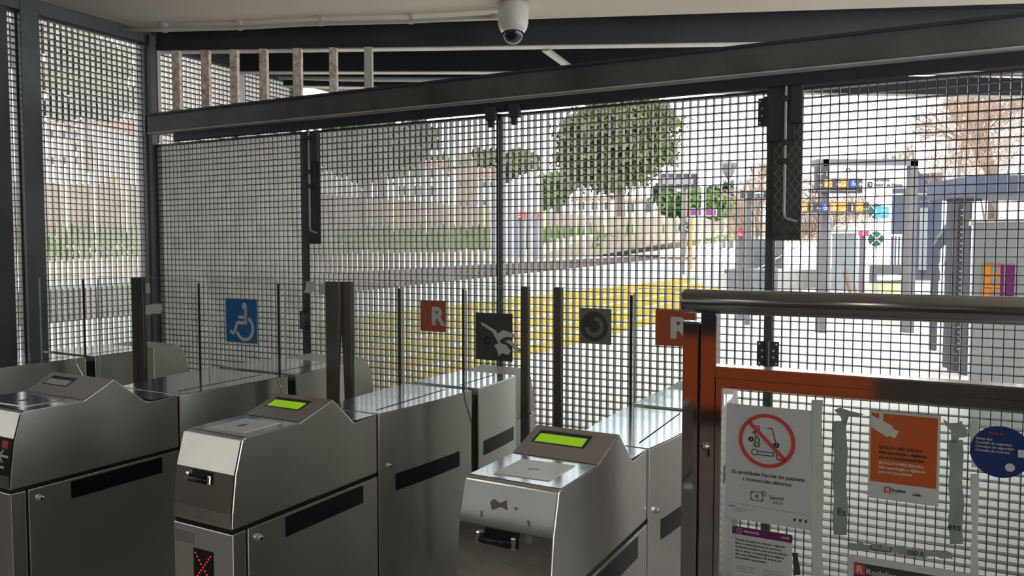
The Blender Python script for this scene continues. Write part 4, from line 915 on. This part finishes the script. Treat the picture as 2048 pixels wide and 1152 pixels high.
def pict(fr, cx, cy, s_, mt, kind, t):
    o = MB().rect(fr, cx-s_/2, cx+s_/2, cy-s_/2, cy+s_/2, .011).build('pictogram', M[mt], t); m = MB(); k = .014
    if kind == 'stairs': m.stroke(fr, [(cx-s_*.38, cy-s_*.28), (cx+s_*.36, cy+s_*.25)], s_*.1, k)
    elif kind == 'train': m.stroke(fr, [(cx-s_*.3, cy-s_*.3), (cx, cy-s_*.3), (cx+s_*.25, cy-s_*.1)], s_*.12, k)
    elif kind == 'lift': m.rect(fr, cx-s_*.1, cx+s_*.1, cy-s_*.35, cy+s_*.3, k)
    else: m.ring(fr, cx, cy-s_*.08, s_*.16, s_*.24, 0, k, 150, 380, 16); m.stroke(fr, [(cx-s_*.05, cy+s_*.35), (cx-s_*.05, cy), (cx+s_*.25, cy-s_*.05), (cx+s_*.36, cy-s_*.28)], s_*.09, k)
    m.build('symbol', M['sign_wh'], o)
t, fr, W, Hh = board('direction_sign', 'upper dark direction sign with orange and blue pictograms', 1633, 1725, 357, 376, YP-.3, 'sign_dk')
for x, mt, kd in ((.25, 'sign_or', 'stairs'), (.60, 'sign_or', 'train'), (.80, 'sign_bl', 'wheel')): pict(fr, W*x, Hh*.5, Hh*.82, mt, kd, t)
arrow(fr, W*.08, Hh*.3, Hh*.4, 180).build('arrow', M['sign_wh'], t); arrow(fr, W*.95, Hh*.35, Hh*.4, 90).build('arrow', M['sign_wh'], t); text(fr, '6', W*.43, Hh*.15, Hh*.85, .012, 'number', M['sign_wh'], t, bold=.006)
t, fr, W, Hh = board('direction_sign', 'thin dark direction sign right under the upper one', 1622, 1725, 377, 386, YP-.1, 'sign_dk')
arrow(fr, W*.06, Hh*.5, Hh*.6, 180).build('arrow', M['sign_wh'], t); MB().stroke(fr, [(W*.12, Hh*.5), (W*.88, Hh*.5)], .014, .012).build('line', M['sign_wh'], t); MB().rect(fr, W*.50, W*.62, Hh*.38, Hh*.62, .014).build('pictogram', M['sign_or'], t)
t, fr, W, Hh = board('direction_sign', 'lower dark direction sign with arrows, numbers and orange pictograms', 1560, 1737, 404, 425, YP-.4, 'sign_dk')
for x, mt, kd in ((.26, 'sign_or', 'train'), (.51, 'sign_bl', 'wheel'), (.61, 'sign_or', 'lift'), (.71, 'sign_or', 'train'), (.89, 'sign_or', 'stairs')): pict(fr, W*x, Hh*.5, Hh*.80, mt, kd, t)
arrow(fr, W*.435, Hh*.35, Hh*.4, 90).build('arrow', M['sign_wh'], t); arrow(fr, W*.965, Hh*.38, Hh*.4, -90).build('arrow', M['sign_wh'], t); text(fr, '1', W*.79, Hh*.2, Hh*.8, .012, 'number', M['sign_wh'], t, bold=.006); MB().stroke(fr, [(W*.36, Hh*.2), (W*.36, Hh*.8)], .012, .012).build('divider', M['sign_wh'], t)
t, fr, W, Hh = board('blue_sign', 'bright blue notice left of the slate blue building', 1757, 1778, 413, 436, 16, 'cyan'); MB().rect(fr, W*.15, W*.85, Hh*.3, Hh*.38, .01).rect(fr, W*.25, W*.7, Hh*.6, Hh*.7, .01).build('caption', M['sign_wh'], t)
def redsign(x0, x1, y0, y1, Y, label):
    t, fr, W, Hh = board('red_notice', label, x0, x1, y0, y1, Y, 'signred', 'sign', ((x0+x1)/2,)); MB().ring(fr, W*.35, Hh*.5, Hh*.18, Hh*.32, 0, .01, 40, 320, 16).build('symbol', M['sign_wh'], t)
redsign(1473, 1496, 461, 473, 17, 'small red notice on the grey stair cabinet'); redsign(1722, 1738, 461, 472, 18, 'small red notice beside the white railing'); redsign(1031, 1052, 424, 437, 32, 'red notice on the pale cabinets by the centre post'); redsign(1067, 1078, 425, 436, 32, 'pink red notice on the pale cabinets, right one')
# green covered signals
for y, lab in ((423, 'upper dark green covered signal with white tape cross'), (478, 'lower dark green covered signal with white tape cross')):
    p = AT(1749, y, 17.14); fr = Fr(p, (1,0,0), (0,0,1), (0,-1,0)); o = MB().lathe(fr, [(.15, 0), (.17, .03), (.17, .08), (.01, .09)], 8).build('covered_signal', M['green']); tag(o, lab, 'signal')
    MB().stroke(fr, [(-.12, .12), (.12, -.12)], .025, .1).stroke(fr, [(-.12, -.12), (.12, .12)], .025, .1).build('tape_cross', M['sign_wh'], o)
pole(1749, 370, 642, 17.2, 4, 'signal mast behind the green covered signals')
# cabinets, walls, lift shaft
def blk(name, label, cat, x0, x1, ytop, ybase, mt, dep=1.0, Y=None, cap=None, zb=0):
    p = onz(x0, ybase, zb) if Y is None else AT(x0, ybase, Y)
    az = AZ if x0 > 1300 else 0
    ex = Vector((math.cos(az), -math.sin(az), 0)); ny = Vector((math.sin(az), math.cos(az), 0))
    q = hit(x1, ytop, p, ny); w_ = (q-p).dot(ex); fr = Fr((p.x, p.y, min(p.z, zb) if Y is None else p.z), ex, UP, -ny); h_ = q.z-fr.o.z
    o = MB().box(fr, 0, w_, 0, h_, -dep, 0).build(name, M[mt]); tag(o, label, cat)
    if cap: MB().box(fr, -.1, w_+.1, h_, h_+cap, -dep-.1, .1).build('cap', M['house'], o)
    return o, fr, w_, h_
blk('lift_shaft', 'grey panelled lift shaft with pale cap behind the signs', 'lift shaft', 1662, 1712, 467, 580, 'greypanel', 2.5, None, .14)
blk('grey_pillar', 'pale grey pillar beside the lift shaft', 'pillar', 1638, 1661, 425, 592, 'greypanel', .3)
blk('stair_cabinet', 'grey cabinet under the small red notice', 'cabinet', 1473, 1498, 474, 545, 'greypanel', .5)
o, fr, W, Hh = blk('stair_wall', 'grey stone stair wall left of the lock plate', 'wall', 1500, 1562, 478, 570, 'stone', .6)
MB().bar(fr.P(-.2, Hh*.2, .1), fr.P(W*1.6, Hh*.85, .1), .05, .05).build('handrail', M['sign_wh'], o)
blk('stone_wall', 'low grey stone wall at the end of the yellow steps', 'wall', 1448, 1540, 540, 590, 'stone', 1.5)
blk('ramp_wall', 'low cream wall under the lit lamp', 'wall', 1738, 1800, 566, 640, 'cream', 2)
t = thing('wall_lamp', 'glowing tube lamp over the cream wall', 'lamp', AT(1779, 560, 15.6)); p, q_ = AT(1757, 556, 15.5), AT(1802, 555, 15.5); MB().tube([p, q_], .045, 12).build('tube', M['lamp'], t); MB().box(WORLD, p.x, q_.x, 15.58, 15.66, p.z-.06, p.z+.08).build('backplate', M['signpale'], t)
blk('grey_cabinet_row', 'dark grey cabinet band behind the lit lamp', 'cabinet', 1738, 1812, 532, 566, 'signpale', .5, 16.4)
blk('blue_building', 'slate blue clad building right of the station sign', 'building', 1780, 1886, 345, 560, 'bluebld', 6, 21)
for x0, x1, y0, y1, lab in ((1792, 1811, 387, 391, 'left'), (1840, 1880, 387, 391, 'right')):
    a, b = AT(x0, y1, 20.3), AT(x1, y0, 20.3); tag(MB().box(WORLD, a.x, b.x, 20.3, 20.5, a.z, b.z).build('window_ledge', M['sign_wh']), f'white ledge on the slate blue building, {lab} of the portal column', 'ledge')
blk('glass_door', 'dark glazed entrance column below the slate blue building', 'door', 1837, 1856, 415, 540, 'greypanel', .2, 20.5)
t = thing('white_railing', 'white upright railing beside the green covered signals', 'railing', AT(1775, 530, 18.5)); m = MB()
for i in range(17): x = 1717+i*7; a, b = AT(x, 532, 18.5), AT(x, 471, 18.5); MB().box(WORLD, a.x-.012, a.x+.012, 18.5, 18.53, a.z, b.z).build('baluster', M['sign_wh'], t)
a, b = AT(1715, 471, 18.5), AT(1831, 471, 18.5); MB().box(WORLD, a.x, b.x, 18.49, 18.54, a.z-.02, a.z+.03).build('handrail', M['sign_wh'], t)
for (x0, y0, x1, y1, lab) in ((1688, 526, 1703, 588, 'longer brown plank leaning near the grey pillar'), (1687, 544, 1700, 590, 'shorter brown plank leaning near the grey pillar'), (1708, 567, 1714, 592, 'third short brown plank leaning right of the others')):
    tag(MB().bar(AT(x0, y0, 13.8), AT(x1, y1, 13.5), .03, .02).build('wooden_plank', M['wood']), lab, 'plank', 'leaning planks')
# pale cabinets near the centre post
for x0, x1, lab in ((981, 996, 'narrow pale blue cabinet left of the centre post'), (1010, 1030, 'greenish cabinet with a small wheelchair mark right of the centre post'), (1032, 1052, 'pale blue cabinet under the red notice'), (1055, 1086, 'wide pale blue cabinet under the pink notice')):
    blk('platform_cabinet', lab, 'cabinet', x0, x1, 372 if x0 > 1005 else 400, 516, 'palebox', 1, 32.2)
# white kiosk and blue frame at right
K = AT(1945, 560, 6.9); kf = Fr((K.x, 6.9, 0), (math.cos(R(-30)), math.sin(R(-30)), 0), (-math.sin(R(-30)), math.cos(R(-30)), 0), UP)
t = thing('white_kiosk', 'large pale grey cabinet with orange and purple panel at the right edge', 'kiosk', kf.P(1, 0, 0))
kz = AT(1945, 446, 6.9).z
MB().box(kf, 0, 2.2, 0, .9, 0, kz).build('body', M['kiosk'], t, bevel=.01)
MB().box(kf, -.03, 2.25, -.03, .93, kz, kz+.03).build('top_ledge', M['sign_wh'], t)
k2 = Fr(kf.o, kf.x, UP, -kf.y); 
def kpx(x, y): p = hit(x, y, k2.o+k2.z*.01, k2.z)-k2.o; return p.dot(k2.x), p.dot(k2.y)
a0, b1 = kpx(1968, 527); a1, b0 = kpx(1999, 600); a2, _ = kpx(2030, 530)
o = MB().box(k2, a0, a1, b0-.05, b1, 0, .02).build('orange_panel', M['sign_or'], t); 
for i in range(3):
    zc = b1-.05-i*(b1-b0)*.33; MB().box(k2, a0+(a1-a0)*.45, a1-.012, zc-.035, zc+.025, .02, .024).build('small_screen', M['greypanel'], o)
    MB().box(k2, a0, a1, zc+.043, zc+.048, .02, .023).build('divider', M['ink'], o)
o = MB().box(k2, a1, a2, b0-.05, b1-.01, 0, .02).build('purple_panel', M['purple'], t)
t = thing('blue_steel_frame', 'dark blue steel posts and canopy left of the pale kiosk', 'steel frame', AT(1900, 700, 10))
for x0, x1, yb, ytp, Y in ((1897, 1911, 733, 398, 10.2), (1868, 1879, 680, 488, 12), (1932, 1945, 700, 400, 9.6)):
    a, b = AT(x0, yb, Y), AT(x1, ytp, Y); MB().box(WORLD, a.x, b.x, Y, Y+.15, 0, b.z).build('post', M['bluedk'], t)
a = [AT(x, y, 10.6) for x, y in ((1868,492), (1916,418), (1930,400), (1930,425), (1912,470), (1880,500))]; MB().rings([a, [p+Vector((0,.08,0)) for p in a]]).build('gusset', M['bluedk'], t)
a, b = AT(1953, 390, 8.4), AT(2200, 350, 8.4); MB().box(WORLD, a.x, b.x, 8.4, 9.4, a.z, b.z).build('canopy', M['bluebld'], t)
a, b = AT(1912, 402, 9.0), AT(1965, 396, 9.0); MB().box(WORLD, a.x, b.x, 9, 9.2, a.z, b.z+.05).build('bracket', M['bluedk'], t)
t = thing('louvre_column', 'dark louvred column between the blue post and the pale kiosk', 'column', AT(1925, 735, 9.8))
a, b = AT(1912, 735, 9.8), AT(1942, 402, 9.8); MB().box(WORLD, a.x, b.x, 9.85, 10, 0, b.z).build('back', M['track'], t)
for i in range(26): z = .3+i*(b.z-.35)/26; MB().box(WORLD, a.x+.03, b.x-.05, 9.78, 9.86, z, z+.02).build('louvre', M['greypanel'], t)
rnd = random.Random(5)
for i, (x, y0, y1, lab) in enumerate(((1890, 505, 555, 'upper crumpled white plastic on the blue frame'), (1897, 548, 602, 'lower crumpled white plastic on the blue frame'))):
    loops = []
    for j in range(9):
        y = y0+(y1-y0)*j/8; c_ = AT(x+rnd.uniform(-2, 2), y, 10.4); rr = .05*math.sin(math.pi*(j+.5)/9)+.01
        loops.append([c_+Vector((math.cos(k*math.pi/4), math.sin(k*math.pi/4), 0))*rr*rnd.uniform(.5, 1.3) for k in range(8)])
    tag(MB().rings(loops).build('plastic_sheet', M['sign_wh']), lab, 'plastic sheet')
# water tower
t = thing('water_tower', 'distant funnel shaped water tower above the bare trees', 'tower', AT(1457, 440, 200)); p = AT(1457, 360, 200)
MB().lathe(Fr(p, (1,0,0), (0,1,0), UP), [(.25, -6), (.25, 0), (.3, .1), (1.5, 1.9), (1.7, 3.0), (2.2, 3.6), (2.2, 4.2), (.3, 4.8)], 20).build('bowl', M['signpale'], t)
for s_ in (-1, 1): MB().box(WORLD, p.x+s_*1-.2, p.x+s_*1+.2, 199, 201, 2, p.z).build('leg', M['signpale'], t)
# maroon shop sign
t, fr, W, Hh = board('maroon_sign', 'long maroon sign beyond the wall right of the white pole', 1378, 1433, 418, 432, 100, 'purple'); MB().stroke(fr, [(0,0), (W,0), (W,Hh), (0,Hh), (0,0)], .12, .05).build('border', M['sign_wh'], t)
tag(MB().rings([[AT(x, y, 132) for x, y in ((1425,440), (1440,431), (1465,431), (1478,440))], [AT(x, y, 136) for x, y in ((1425,440), (1440,431), (1465,431), (1478,440))]]).build('white_awning', M['sign_wh']), 'white awning beyond the wall near the bare trees', 'awning')
t, fr, W, Hh = board('platform_nameboard', 'orange ended blue and white sign seen through the left grating', 110, 262, 345, 368, 15, 'pale'); MB().rect(fr, W*.68, W*.84, Hh*.05, Hh*.6, .02).build('orange_mark', M['sign_or'], t); MB().rect(fr, W*.87, W*.92, Hh*.05, Hh*.6, .02).build('blue_mark', M['sign_bl'], t)
pole(198, 368, 640, 15.1, 4, 'slim white post seen through the left grating', 'sign_wh')
# lights: unseen fill lamps added behind the viewer to brighten the hall
for i, (s_, q_) in enumerate(((-1.8, 3.0), (-1.8, .2))):
    t = thing('added_fill_lamp', ('added strip fill lamp behind the viewer, the left one', 'added strip fill lamp behind the viewer, the right one')[i], 'lamp', G(s_, q_, 2.97), 'added fill lamps')
    MB().box(GATE, s_-.06, s_+.06, q_-.6, q_+.6, 2.98, 3.03).build('fitting', M['white'], t)
    ld = bpy.data.lights.new('lamp', 'AREA'); ld.shape = 'RECTANGLE'; ld.size = .1; ld.size_y = 1.2; ld.energy = 14; ld.color = (1, .93, .82)
    lo = bpy.data.objects.new('fill_light', ld); COL.objects.link(lo); lo.parent = t; lo.location = (0, 0, -.005); lo.rotation_euler = (0, 0, -AZ)
